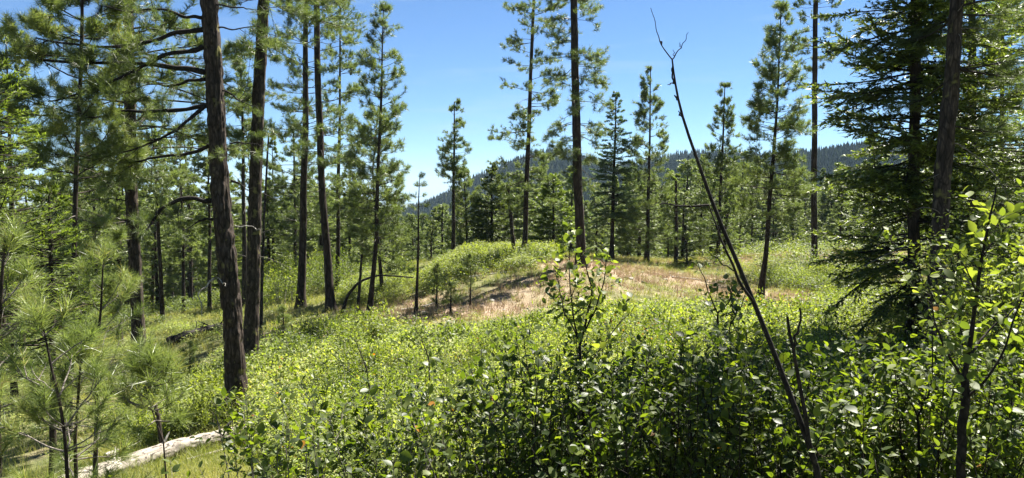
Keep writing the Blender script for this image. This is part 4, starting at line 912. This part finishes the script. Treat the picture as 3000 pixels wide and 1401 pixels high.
CLUMPS = {}
def clump_set(matn, stem_m, lf, lw, per, det, stems, fill, seed, nvar=8):
    """eight rounded clumps one unit high and about as wide, from dull to bright"""
    key = (matn, lf, per, det, seed)
    if key in CLUMPS: return CLUMPS[key]
    out = []
    for v in range(nvar):
        rg = RS(seed * 13 + v); b = Buf(); k = per
        u = rg.normal(size=(k, 3)); u[:, 2] = np.abs(u[:, 2]) * 1.2; u = nrm(u); rr = rg.uniform(fill, 1.08, k) ** .6
        # leaves gather along upright shoots
        nsh = 16; sa = rg.uniform(0, 6.28, nsh); sr = np.sqrt(rg.uniform(0, 1, nsh)) * .85; sh = rg.uniform(.65, 1.2, nsh) * np.sqrt(1 - (sr * .85) ** 2)
        which = rg.integers(0, nsh, k); f = rg.uniform(.25, 1, k) ** .7; on = rg.uniform(size=k) < (.5 if det == 2 else .2)
        S = np.stack([sr[which] * np.cos(sa[which]) * (.4 + .6 * f), sr[which] * np.sin(sa[which]) * (.4 + .6 * f), sh[which] * f], -1) + rg.normal(0, .05, (k, 3))
        lump = 1 + .4 * (vnoise(u * 2.5 + v * 3.7, 3) - .5)
        C = np.where(on[:, None], S, u * (rr * lump)[:, None])
        D = nrm(u * [1, 1, .1] + rg.normal(0, .55, C.shape) * [1, 1, .6]); Nn = nrm(np.array([.15, .12, 1.0]) + rg.normal(0, .42, C.shape) + u * .25)
        L = lf * rg.uniform(.6, 1.3, k); t0 = .22 + .5 * v / (nvar - 1)
        leaves(b, C, D, Nn, L, L * lw, rg, np.clip(t0 + rg.normal(0, .2, k), 0, 1), det=det)
        if stems:
            n = stems; P = grow(np.stack([rg.normal(0, .2, n), rg.normal(0, .2, n), np.full(n, -.05)], -1), rg.uniform(-3.14, 3.14, n), rg.uniform(.7, 1.4, n), rg.uniform(.8, 1.3, n), 5, rg, np.zeros(n), .14)
            tubes(b, P, np.full((n, 1), .012) * np.linspace(1, .4, 5)[None], 3, .5, 1)
        out.append(b.mesh('clump', [M[matn], M[stem_m]]))
    CLUMPS[key] = out
    return out
def thicket(name, label, cx, cy, H, Rr, per, lf, lw, matn, seed, stems=6, tint0=.55, cat='shrubs', stem_m='twig_grey', fill=.5):
    """mass of small leaves on upright twigs over clump centres; nearer clumps have finer leaves"""
    rg = RS(seed); d = np.hypot(cx, cy); P = np.stack([cx, cy, ground(cx, cy)], -1); n = len(cx)
    near = clump_set(matn, stem_m, lf / Rr * .95, lw, int(per * 1.5), 2, stems, fill, seed); far = clump_set(matn, stem_m, lf / Rr * 1.6, lw, int(per * .8), 1, stems, fill, seed + 500)
    t = tint0 + (fbm2(cx * .5, cy * .5, 41) - .5) * .8 + rg.normal(0, .14, n); v = np.clip((t - .15) / .75 * 8, 0, 7).astype(int)
    H_ = H * rg.uniform(.5, 1.25, n) * (.65 + .7 * fbm2(cx * .9, cy * .9, 43)); R_ = Rr * rg.uniform(.75, 1.3, n)
    return instancer(name, label, cat, P, rg.uniform(0, 6.28, n), np.stack([R_, R_, H_], -1), v + 8 * (d > 15), near + far, [M[matn], M[stem_m]], seed=seed)

def gpx(x, y): return pxof(x, y, ground(x, y))
def poly_mask(poly):
    poly = np.array(poly, float)
    def f(x, y):
        px, py = gpx(x, y); ins = np.zeros(len(x), bool); j = len(poly) - 1
        for i in range(len(poly)):
            xi, yi = poly[i]; xj, yj = poly[j]
            c = ((yi > py) != (yj > py)) & (px < (xj - xi) * (py - yi) / (yj - yi + 1e-9) + xi); ins ^= c; j = i
        return ins.astype(float)
    return f
rg = RS(80)
# main slope of pale green snowberry
fm = poly_mask([(640, 960), (690, 890), (800, 840), (960, 840), (1100, 880), (1300, 865), (1400, 825), (1500, 800), (1700, 800), (1800, 800), (1900, 790), (2060, 800), (2100, 860), (2100, 1060), (1850, 1150), (1300, 1300), (900, 1300), (700, 1130), (640, 1060)])
x, y = scatter(5600, -8, 11, 5.5, 27, lambda a, b: fm(a, b) * np.clip((fbm2(a * .55, b * .55, 62) - .42) * 7, .05, 1), rg)
thicket('snowberry_thicket', 'pale green knee-high shrubs covering the slope in front of the knoll', x, y, .58, .46, 300, .044, .6, 'leaf_snow', 81, 5, .68)
# glossier darker clumps among them
x2, y2 = scatter(480, -7, 10, 7, 26, fm, rg)
thicket('leafy_thicket', 'taller deeper green bushes dotted through the pale green slope', x2, y2, .72, .5, 520, .045, .55, 'leaf_bright', 82, 8, .5)
x3, y3 = scatter(420, -7, 10, 6, 26, lambda a, b: fm(a, b) * (fbm2(a * .4, b * .4, 66) > .52), rg)
thicket('leafy_thicket', 'dark glossy low bushes in patches on the pale green slope', x3, y3, .6, .55, 420, .05, .6, 'leaf_gloss', 89, 6, .6)
# crest of the knoll
fk = poly_mask([(1090, 700), (1110, 660), (1180, 640), (1260, 628), (1380, 630), (1390, 662), (1300, 690), (1180, 705), (1130, 720), (1090, 740), (960, 770), (880, 760), (870, 720), (1000, 690)])
x, y = scatter(1700, -14, 4, 25, 44, lambda a, b: fk(a, b) * (fbm2(a * .7, b * .7, 61) > .38), rg)
thicket('ceanothus_thicket', 'yellow-green leafy shrubs crowning the knoll', x, y, .62, .6, 520, .055, .5, 'leaf_bright', 83, 5, .8)
x, y = scatter(900, -11, 9, 22, 40, lambda a, b: (dryness(a, b) > .3) * .16, rg)
thicket('seedlings', 'small green plants coming up through the dry grass of the knoll', x, y, .22, .22, 90, .035, .5, 'leaf_snow', 97, 3, .5)
# shrubs behind the close pair of pines
fb = poly_mask([(660, 770), (670, 700), (720, 670), (850, 660), (900, 690), (840, 740), (760, 745), (700, 790)])
x, y = scatter(260, -20, -6, 27, 46, fb, rg)
thicket('leafy_thicket', 'mounded green bushes behind the feet of the close pair of pines', x, y, 1.7, .9, 900, .05, .55, 'leaf_bright', 84, 6, .45)
# by the biggest trunk
fl = poly_mask([(330, 1130), (300, 1060), (420, 1000), (520, 960), (580, 940), (640, 930), (700, 1000), (660, 1060), (560, 1090), (430, 1120)])
x, y = scatter(800, -9, -2, 9, 19, fl, rg)
thicket('leafy_thicket', 'bright green leafy bushes round the foot of the biggest trunk', x, y, .6, .4, 420, .036, .6, 'leaf_bright', 85, 5, .75)
# tufts of green by the right clearing and under the fir
fr = poly_mask([(1880, 700), (1940, 670), (2040, 680), (2150, 700), (2400, 760), (2576, 780), (2576, 1000), (2100, 1000), (2080, 800), (2060, 740), (1960, 730)])
x, y = scatter(1500, 5, 26, 8, 40, fr, rg)
thicket('leafy_thicket', 'green undergrowth at the edge of the right clearing and under the dark fir', x, y, .75, .55, 460, .045, .55, 'leaf_bright', 86, 5, .6)
# scattered small bushes on the left slope and in the left wood
fo = poly_mask([(-100, 1300), (-100, 830), (380, 820), (560, 800), (650, 830), (640, 930), (420, 1010), (300, 1100), (200, 1250)])
x, y = scatter(900, -30, -2, 8, 46, lambda a, b: fo(a, b) * .8, rg)
thicket('undergrowth', 'low green undergrowth beneath the trees on the left slope', x, y, .42, .5, 300, .045, .5, 'leaf_snow', 87, 2, .4)
x, y = scatter(900, -45, 34, 34, 90, lambda a, b: np.ones(len(a)) * (1 - smooth(-10, -4, a) * (1 - smooth(10, 12, a)) * (b < 46)), rg)
x, y = x[(np.abs(x) < y * .75)], y[(np.abs(x) < y * .75)]
thicket('undergrowth', 'green bushes under the trees of the valley wood', x, y, 1.0, 1.0, 500, .07, .55, 'leaf_bright', 88, 0, .45)

def grass(name, label, n, x0, x1, y0, y1, fn, h, matn, seed, w=.006, t0=.5, clump=14, far=20.0):
    rg = RS(seed); x, y = scatter(n, x0, x1, y0, y1, fn, rg); sets = []
    for lod in (0, 1):
        for v in range(8):
            k = clump * 2 if lod == 0 else clump; ww = w * (1 if lod == 0 else 2.2)
            bx, by = rg.normal(0, .07, k), rg.normal(0, .07, k); B = np.stack([bx, by, 0 * bx - .01], -1)
            D = nrm(np.stack([rg.normal(0, .35, k), rg.normal(0, .35, k), np.ones(k)], -1)); hh = h * rg.uniform(.4, 1.3, k)[:, None]
            a = rg.uniform(0, 6.28, k); sd = np.stack([np.cos(a), np.sin(a), 0 * a], -1) * ww * .5
            bend = np.stack([rg.normal(0, .25, k), rg.normal(0, .25, k), -np.abs(rg.normal(0, .12, k))], -1) * hh
            V = np.stack([B - sd, B + sd, B + D * hh * .55 + sd * .7, B + D * hh * .55 - sd * .7, B + D * hh + bend], 1)
            Fq = np.array([[0, 1, 2, 3]])[None] + (np.arange(k) * 5)[:, None, None]; Ft = np.array([[3, 2, 4]])[None] + (np.arange(k) * 5)[:, None, None]
            b = Buf(); b.add(V.reshape(-1, 3), Fq.reshape(-1, 4), np.repeat(np.clip(.15 + .7 * v / 7 + rg.normal(0, .15, k), 0, 1), 5)); b.F.append((Ft.reshape(-1, 3).astype(np.int32), 0, False))
            sets.append(b.mesh('grass_tuft', [M[matn]]))
    d = np.hypot(x, y); t = t0 + (fbm2(x * .8, y * .8, 51) - .5) * 1.0 + rg.normal(0, .15, len(x)); s = rg.uniform(.6, 1.3, len(x))
    return instancer(name, label, 'grass', np.stack([x, y, ground(x, y)], -1), rg.uniform(0, 6.28, len(x)), np.stack([s, s, s], -1), np.clip(t * 8, 0, 7).astype(int) + 8 * (d > far), sets, [M[matn]], seed=seed)
grass('grass', 'dry pinkish brown grass on the knoll and the clearings', 26000, -9, 26, 22, 55, lambda a, b: dryness(a, b) * .9, .22, 'grass_dry', 90, w=.008, t0=.45, clump=12)
grass('grass', 'green meadow grass on the slopes between shrubs and trees', 36000, -24, 26, 7, 58, lambda a, b: (1 - dryness(a, b)) * (np.abs(a) < b * .8) * .9, .26, 'grass_green', 91, w=.006, t0=.55, clump=12)
grass('grass', 'lush grass around the pale fallen log', 9000, -8, 0, 5, 14, lambda a, b: np.ones(len(a)) * .9, .12, 'grass_green', 92, w=.004, t0=.7, clump=16)

# ================================================================== FOREGROUND SHRUBS
def unit_leaves():
    out = []
    for k in range(16):
        rg = RS(900 + k); b = Buf(); t = [.15, .3, .42, .55, .68, .8, .5, .35][k % 8]
        if k == 15: t = .99
        if k == 14: t = .955
        wv = (.62, .72, .55, .66)[k % 4]; cup = rg.uniform(.05, .3); bend = rg.uniform(-.25, .1)
        ys = np.array([0, .16, .38, .62, .84, 1.0]); ws = np.array([0.02, .34, .5, .44, .22, 0.0]) * wv
        V = []
        for yy, w_ in zip(ys, ws):
            z = bend * yy * yy
            V += [(-w_, yy, z + cup * w_), (0, yy, z), (w_, yy, z + cup * w_)]
        i = np.arange(5)[:, None] * 3
        q = np.concatenate([i + [0, 1, 4, 3], i + [1, 2, 5, 4]]); b.add(np.array(V), q, t, 0, True)
        out.append(b)
    return out
UL = unit_leaves(); ULM = {}
def unit_mesh(k, m):
    if (k, m) not in ULM: ULM[(k, m)] = UL[k].mesh('leaf', [M[m]])
    return ULM[(k, m)]

def leafy(name, label, cat, stems, twigs, base, matn, seed, leafL=.045, per_twig=9, n_obj=220, group=None, tint0=.5, upright=.4, smin=.15, lw=.62, near=None, stem_m='stem_dark'):
    """stems: list of (P, R) drawn as stems; twigs: polylines [K,N,3] that carry opposite leaves"""
    rg = RS(seed); b = Buf()
    for P, R in stems: tubes(b, P, R, 6)
    K = len(twigs); Lt = np.linalg.norm(np.diff(twigs, axis=1), axis=2).sum(1)
    tubes(b, twigs, (np.clip(Lt * .008, .0012, .004))[:, None] * np.linspace(1, .4, twigs.shape[1])[None], 4)
    e = obj(name, None, None, base, label, cat, group)
    obj('stems', b.mesh('stems', [M[stem_m]], base), e)
    n = np.maximum(2, (Lt / (leafL * .62)).astype(int)); n = np.minimum(n, per_twig * 2); ti = np.repeat(np.arange(K), n); idx = np.arange(len(ti)) - np.repeat(np.cumsum(n) - n, n)
    s = smin + (1 - smin) * ((idx // 2) * 2 + 1.5) / n[ti]; s = np.clip(s, 0, 1)
    c, T = poly_at(twigs, ti, s); sg = np.where(idx % 2 == 0, 1, -1)[:, None]
    side = nrm(np.cross(T, nrm(np.array([0, 0, 1.0]) + rg.normal(0, .8, T.shape))))
    D = nrm(side * sg * .9 + T * .55 + rg.normal(0, .25, T.shape) + [0, 0, .05])
    Nn = nrm(T * upright + np.array([0, 0, 1.0]) * (1 - upright) + rg.normal(0, .38, T.shape)); S = nrm(np.cross(D, Nn)); Nn = np.cross(S, D)
    L = leafL * rg.choice([.5, .75, 1.0, 1.2], len(ti), p=[.15, .25, .35, .25]) * rg.uniform(.8, 1.15, len(ti)) * np.clip(1.25 - .45 * s, .5, 1.2); c = c + D * L[:, None] * .12
    dist = np.linalg.norm(c, axis=1); show = L / dist * ((c[:, 1] > .3) & (np.abs(c[:, 0]) < c[:, 1] * .72) & (c[:, 2] > -c[:, 1] * .41))
    tw = np.clip(tint0 + rg.normal(0, .15, K), 0, .9)[ti]
    # the leaves that show largest are parts of their own, sharing mesh data
    order = np.argsort(-show * rg.uniform(.75, 1.25, len(show))); pick = order[:n_obj]; pick = pick[show[pick] > 0]; rest = np.setdiff1d(np.arange(len(ti)), pick)
    base_v = np.asarray(base)
    for i in pick:
        r_ = rg.uniform(); k = 15 if r_ < .004 else 14 if r_ < .009 else int(rg.integers(0, 14))
        o = bpy.data.objects.new('leaf', unit_mesh(k, matn)); COL.objects.link(o); o.parent = e
        p = c[i] - base_v; l = L[i]
        o.matrix_basis = Matrix(((S[i, 0] * l, D[i, 0] * l, Nn[i, 0] * l, p[0]), (S[i, 1] * l, D[i, 1] * l, Nn[i, 1] * l, p[1]), (S[i, 2] * l, D[i, 2] * l, Nn[i, 2] * l, p[2]), (0, 0, 0, 1)))
    if len(rest):
        b = Buf(); leaves(b, c[rest], D[rest], Nn[rest], L[rest], L[rest] * lw, rg, np.clip(tw[rest] + rg.normal(0, .12, len(rest)), 0, .96), det=2)
        obj('foliage', b.mesh('foliage', [M[matn]], base), e, kind='stuff')
    return e

def shrub(name, label, px, d, top_py, spread_, seed, n_st=16, matn='leaf_gloss', leafL=.05, n_obj=240, group=None, tint0=.5, tw_n=8, bare=.25, stem_m='stem_dark'):
    rg = RS(seed); p = at(px, CY, d); x, y = p[0], p[1]; g = gz(x, y); h = zpy(top_py, d) - g
    st = np.stack([x + rg.normal(0, .12, n_st), y + rg.normal(0, .12, n_st), np.full(n_st, g - .05)], -1)
    a = rg.uniform(-3.14, 3.14, n_st); tilt = np.abs(rg.normal(0, spread_, n_st)); el = np.pi / 2 - tilt
    P = grow(st, a, el, h * rg.choice([.55, .75, .92, 1.04, 1.12], n_st) * rg.uniform(.95, 1.05, n_st) / np.maximum(.6, np.cos(tilt * .6)), 12, rg, rg.normal(0, .15, n_st), .10, .1)
    stems = [(P, np.full((n_st, 1), .0048) * np.linspace(1, .3, 12)[None] * rg.uniform(.6, 1.2, (n_st, 1)))]
    k = tw_n; bi = np.repeat(np.arange(n_st), k); s = np.tile(np.linspace(bare, .96, k), n_st) + rg.normal(0, .03, n_st * k)
    c, T = poly_at(P, bi, np.clip(s, 0, .99)); ta = rg.uniform(-3.14, 3.14, len(bi)); te = rg.uniform(.4, 1.25, len(bi))
    Q = grow(c, ta, te, rg.uniform(.14, .42, len(bi)) * (.6 + .5 * (1 - np.clip(s, 0, 1))), 8, rg, rg.normal(.1, .2, len(bi)), .14)
    tops = np.stack([poly_at(P, np.arange(n_st), np.full(n_st, f))[0] for f in np.linspace(.72, .999, 8)], 1)
    tw = np.concatenate([Q, tops])
    return leafy(name, label, 'shrub', stems, tw, (x, y, g), matn, seed + 1, leafL, n_obj=n_obj, group=group, tint0=tint0, stem_m=stem_m)

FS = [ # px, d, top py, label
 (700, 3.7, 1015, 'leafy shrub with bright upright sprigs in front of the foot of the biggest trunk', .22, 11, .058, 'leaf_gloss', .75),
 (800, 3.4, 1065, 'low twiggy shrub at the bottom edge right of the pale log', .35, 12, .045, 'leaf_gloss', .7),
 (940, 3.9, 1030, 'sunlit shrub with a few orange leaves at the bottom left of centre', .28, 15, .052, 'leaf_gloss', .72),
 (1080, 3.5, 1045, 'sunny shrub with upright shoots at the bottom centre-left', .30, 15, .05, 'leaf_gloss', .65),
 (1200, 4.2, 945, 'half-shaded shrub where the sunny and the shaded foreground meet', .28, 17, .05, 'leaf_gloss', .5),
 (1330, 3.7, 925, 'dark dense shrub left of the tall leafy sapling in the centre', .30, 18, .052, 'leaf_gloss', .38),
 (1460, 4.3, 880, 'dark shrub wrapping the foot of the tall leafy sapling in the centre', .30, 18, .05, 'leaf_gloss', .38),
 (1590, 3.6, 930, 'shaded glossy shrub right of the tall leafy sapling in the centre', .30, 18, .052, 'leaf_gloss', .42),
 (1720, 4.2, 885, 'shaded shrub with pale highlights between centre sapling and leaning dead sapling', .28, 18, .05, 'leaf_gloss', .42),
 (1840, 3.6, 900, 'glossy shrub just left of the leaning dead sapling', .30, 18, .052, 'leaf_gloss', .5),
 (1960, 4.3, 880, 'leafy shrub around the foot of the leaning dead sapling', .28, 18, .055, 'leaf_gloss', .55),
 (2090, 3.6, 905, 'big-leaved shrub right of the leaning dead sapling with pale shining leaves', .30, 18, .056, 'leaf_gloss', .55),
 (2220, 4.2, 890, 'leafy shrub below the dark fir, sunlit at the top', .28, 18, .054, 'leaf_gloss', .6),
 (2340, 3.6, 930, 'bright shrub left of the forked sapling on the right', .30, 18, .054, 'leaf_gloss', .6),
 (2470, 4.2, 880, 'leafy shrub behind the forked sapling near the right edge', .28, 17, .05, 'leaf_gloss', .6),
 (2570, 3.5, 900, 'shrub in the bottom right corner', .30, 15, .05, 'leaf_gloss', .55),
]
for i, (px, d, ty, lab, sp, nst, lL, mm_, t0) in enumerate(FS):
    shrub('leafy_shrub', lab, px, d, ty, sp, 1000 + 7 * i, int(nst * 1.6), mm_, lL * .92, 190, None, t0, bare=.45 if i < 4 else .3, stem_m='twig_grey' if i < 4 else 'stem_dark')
# second row, just behind
for i, (px, d, ty, lab) in enumerate([(1290, 5.6, 915, 'shrub of the second row behind the dark dense one, left of the centre sapling'), (1540, 5.6, 895, 'shrub of the second row right behind the centre sapling'), (1680, 5.8, 905, 'shrub of the second row in the dark gap left of the leaning dead sapling'),
                                      (1900, 5.8, 880, 'shrub of the second row behind the leaning dead sapling'), (2150, 5.8, 870, 'shrub of the second row under the shade of the fir'), (2400, 5.8, 860, 'shrub of the second row behind the forked sapling')]):
    shrub('leafy_shrub', lab, px, d, ty, .35, 1200 + 7 * i, 22, 'leaf_gloss', .05, 60, None, .4)

def seg(pts, w0, w1, n=22, j=.006, seed=0):
    P = smooth_line([at(*p) for p in pts], n, RS(seed), j); d = P[:, 1]
    return P, np.linspace(w0, w1, n) * .5 / F * d
def sapling(name, label, cat, segs, seed, matn='leaf_bright', leafL=.04, n_obj=200, tw=None, tint0=.6, per=.10, tl=(.06, .16), stem_m='stem_dark', cover=None):
    rg = RS(seed); stems = []; TW = []
    for i, (pts, w0, w1, lf) in enumerate(segs):
        P, R = seg(pts, w0, w1, seed=seed + i)
        if stems:
            allp = np.concatenate([q_ for q_, _ in stems]); mid_ = np.concatenate([(q_[1:] + q_[:-1]) / 2 for q_, _ in stems]); allp = np.concatenate([allp, mid_])
            near_ = allp[np.argmin(((allp - P[0]) ** 2).sum(1))]; far_ = allp[np.argmin(((allp - P[-1]) ** 2).sum(1))]
            dl = near_ - P[0]
            if np.linalg.norm(near_ - P[0]) > np.linalg.norm(far_ - P[-1]): dl = far_ - P[-1]
            P = P + dl
        stems.append((P, R))
        if lf > 0:
            Ln = np.linalg.norm(np.diff(P, axis=0), axis=1).sum(); k = max(3, int(Ln / per * lf)); s = rg.uniform(.12, 1, k)
            c, T = poly_at(P[None], np.zeros(k, int), s)
            TW.append(grow(c, rg.uniform(-3.14, 3.14, k), rg.uniform(0, 1.2, k), rg.uniform(tl[0], tl[1], k), 6, rg, rg.normal(.1, .2, k), .15))
    base = stems[0][0][0].copy()
    if not TW:
        b = Buf()
        for P, R in stems: tubes(b, P, R, 10)
        return obj(name, b.mesh(name, [M[stem_m]], base), None, base, label, cat)
    return leafy(name, label, cat, stems, np.concatenate(TW), base, matn, seed, leafL, n_obj=n_obj, tint0=tint0, stem_m=stem_m)
# tall leafy sapling in the centre
sapling('leafy_sapling', 'tall slender leafy sapling rising from the dark shrubs in the centre', 'sapling',
        [([(1478, 1290, 4.0), (1472, 1100, 4.0), (1462, 980, 4.0), (1458, 870, 4.0)], 11, 8, .3), ([(1458, 870, 4.0), (1475, 800, 4.0), (1490, 740, 4.0), (1478, 690, 4.0), (1465, 640, 4.0)], 7, 2, 1),
         ([(1458, 870, 4.0), (1440, 790, 4.02), (1432, 700, 4.05), (1436, 610, 4.1)], 5, 2, 1.3), ([(1466, 840, 4.0), (1500, 780, 3.95), (1520, 720, 3.9), (1528, 645, 3.9)], 5, 2, 1.2),
         ([(1450, 860, 4.0), (1415, 790, 3.9), (1400, 730, 3.9), (1392, 690, 3.9)], 4, 1.5, 1.2), ([(1462, 940, 4.0), (1520, 870, 4.1), (1570, 800, 4.2), (1600, 770, 4.2)], 4, 1.5, .8), ([(1470, 980, 4.0), (1500, 940, 4.0), (1560, 920, 4.0)], 4, 1.5, .6)],
        1300, 'leaf_bright', .048, 300, per=.02, tint0=.55)
# leaning bare sapling
o = sapling('dead_sapling', 'leaning bare dark sapling crossing the sky, forked at its foot', 'dead tree',
        [([(2075, 1290, 2.81), (2055, 1170, 2.81), (2010, 1050, 2.85), (1965, 940, 2.89), (1905, 770, 2.96), (1855, 660, 3.00), (1800, 530, 3.04), (1745, 400, 3.08), (1712, 300, 3.12), (1695, 210, 3.12), (1691, 150, 3.12)], 18, 4, 0),
         ([(2055, 1170, 2.81), (2030, 1060, 2.81), (2008, 950, 2.81), (1992, 860, 2.81), (1982, 790, 2.81)], 13, 7, 0), ([(1900, 762, 2.96), (1860, 700, 2.96), (1825, 620, 2.96), (1805, 560, 2.96), (1780, 500, 3.00)], 9, 3, 0),
         ([(1691, 150, 3.12), (1678, 130, 3.12), (1662, 110, 3.12), (1655, 80, 3.12), (1645, 45, 3.12), (1637, 20, 3.12)], 3.5, 1.2, 0), ([(1691, 152, 3.12), (1705, 130, 3.12), (1722, 110, 3.12), (1732, 84, 3.12)], 3, 1.2, 0),
         ([(1697, 142, 3.12), (1695, 125, 3.12)], 2, 1, 0), ([(1710, 122, 3.12), (1709, 105, 3.12)], 2, 1, 0), ([(1664, 112, 3.12), (1658, 100, 3.12)], 3, 1.5, 0), ([(1690, 215, 3.12), (1687, 190, 3.12), (1688, 170, 3.12)], 5, 3, 0), ([(1696, 220, 3.12), (1684, 218, 3.12), (1676, 222, 3.12)], 3, 1.5, 0),
         ([(1806, 512, 3.00), (1760, 514, 3.00), (1720, 512, 3.00), (1682, 510, 3.00)], 6, 3, 0), ([(1840, 680, 2.98), (1800, 655, 2.98), (1770, 630, 2.98)], 4, 1.5, 0), ([(1700, 250, 3.12), (1692, 240, 3.12)], 6, 3, 0), ([(1708, 290, 3.12), (1698, 275, 3.12)], 5, 2, 0),
         ([(2003, 880, 2.81), (2012, 830, 2.81), (2018, 770, 2.81)], 8, 5, 0)], 1310, stem_m='stem_dark')
# small leafy sapling left of the leaning one
sapling('leafy_sapling', 'small dark-leaved sapling just left of the leaning dead sapling', 'sapling',
        [([(1808, 1000, 4.8), (1806, 880, 4.8), (1806, 790, 4.8)], 7, 5, 0), ([(1806, 790, 4.8), (1785, 740, 4.8), (1770, 700, 4.8), (1752, 655, 4.8)], 4, 1.5, .5), ([(1806, 790, 4.8), (1835, 760, 4.8), (1842, 720, 4.8)], 4, 2, .9),
         ([(1870, 900, 4.7), (1866, 820, 4.7), (1868, 740, 4.7), (1870, 690, 4.7)], 4, 1.5, 1.2), ([(1866, 830, 4.7), (1895, 780, 4.7), (1905, 730, 4.7)], 4, 1.5, 1.1), ([(1870, 880, 4.7), (1845, 820, 4.7), (1842, 790, 4.7)], 3, 1.5, 1)],
        1320, 'leaf_gloss', .045, 240, per=.03, tint0=.25)
# forked sapling at the right
sapling('leafy_sapling', 'forked dark sapling with yellow-green leaves in the right foreground', 'sapling',
        [([(2418, 1290, 3.12), (2420, 1150, 3.12), (2425, 1040, 3.12), (2425, 950, 3.12)], 27, 22, .1), ([(2425, 950, 3.12), (2440, 860, 3.12), (2452, 760, 3.12), (2470, 660, 3.12), (2488, 560, 3.12), (2505, 470, 3.16)], 15, 4, 1.6),
         ([(2420, 960, 3.12), (2390, 910, 3.08), (2362, 860, 3.08), (2345, 790, 3.04), (2338, 740, 3.04)], 9, 3, .7), ([(2435, 900, 3.12), (2470, 850, 3.20), (2510, 815, 3.20), (2556, 775, 3.20)], 8, 3, .7),
         ([(2430, 1010, 3.12), (2480, 960, 3.04), (2530, 880, 3.04), (2560, 780, 3.04), (2590, 700, 3.04)], 8, 3, .8), ([(2455, 740, 3.12), (2430, 690, 3.12), (2405, 640, 3.12)], 5, 2, 1.5), ([(2472, 650, 3.12), (2510, 600, 3.12), (2545, 540, 3.12)], 4, 1.5, 1.7)],
        1330, 'leaf_bright', .05, 300, per=.05, tl=(.08, .25), tint0=.75)
sapling('leafy_sapling', 'thin branching sapling below the dark fir, left of the forked one', 'sapling',
        [([(2308, 1290, 3.7), (2310, 1160, 3.7), (2308, 1050, 3.7)], 9, 7, .1), ([(2308, 1050, 3.7), (2285, 990, 3.7), (2262, 950, 3.7), (2245, 890, 3.7)], 5, 2, .8), ([(2308, 1050, 3.7), (2340, 980, 3.7), (2350, 900, 3.7), (2345, 800, 3.7)], 6, 2, .8),
         ([(2200, 1290, 3.9), (2190, 1100, 3.9), (2180, 960, 3.9), (2170, 880, 3.9)], 6, 2, .5)], 1340, 'leaf_bright', .05, 220, per=.07, tl=(.08, .2), tint0=.6)
# bigger leafy growth filling the right edge
for i, (px, d, ty, lab) in enumerate([(2520, 6.5, 560, 'tall leafy bush at the right edge behind the forked sapling'), (2440, 8.0, 640, 'leafy bush in the shade between the thick leaning pine and the forked sapling'),
                                      (2590, 5.2, 620, 'tall leafy bush cut by the right edge')]):
    shrub('leafy_bush', lab, px, d, ty, .28, 1400 + 9 * i, 36, 'leaf_bright', .05, 150, None, .5, tw_n=13)
# bare twigs standing among the foreground shrubs
for i, (pts, lab) in enumerate([([(575, 850 + 220, 4.2), (560, 1100, 4.2), (545, 1050, 4.2), (525, 1030, 4.2)], 'small bare crooked twig in front of the pale log'), ([(930, 990, 5), (925, 940, 5), (905, 880, 5), (890, 850, 5)], 'thin bare twig standing in the pale green shrubs left of centre'),
                                ([(1080, 960, 6), (1078, 900, 6), (1060, 850, 6), (1045, 830, 6)], 'thin bare forked twig in the middle of the pale green slope')]):
    P, R = seg(pts, 4, 1.5, seed=1500 + i); b = Buf(); tubes(b, P, R, 5); rgq = RS(i)
    c, T = poly_at(P[None], np.zeros(5, int), rgq.uniform(.3, .9, 5)); G = grow(c, rgq.uniform(-3, 3, 5), rgq.uniform(.3, 1.2, 5), rgq.uniform(.08, .25, 5), 5, rgq, np.zeros(5), .2); tubes(b, G, np.full((5, 1), .0018) * np.linspace(1, .4, 5)[None], 3)
    obj('bare_twig', b.mesh('bare_twig', [M['stem_dark']], P[0]), None, P[0], lab, 'twig')

# ================================================================== AIR
def haze():
    m = mat('haze'); v = nd(m, 'ShaderNodeVolumePrincipled'); v.inputs['Density'].default_value = HAZE; v.inputs['Color'].default_value = (0.46, 0.64, 0.84, 1); v.inputs['Anisotropy'].default_value = 0.0
    o = nd(m, 'ShaderNodeOutputMaterial'); m.node_tree.links.new(v.outputs[0], o.inputs['Volume'])
    X, Z0, Z1 = 12600, -800, 125
    V = [(x, y, z) for x in (-X, X) for y in (-X, X) for z in (Z0, Z1)]
    b = Buf(); b.add(np.array(V), np.array([[0, 1, 3, 2], [4, 6, 7, 5], [0, 4, 5, 1], [2, 3, 7, 6], [0, 2, 6, 4], [1, 5, 7, 3]]))
    obj('haze', b.mesh('haze', [m]), kind='stuff', label='thin blue air over the valley and hills')
HAZE = 0.0001
haze()
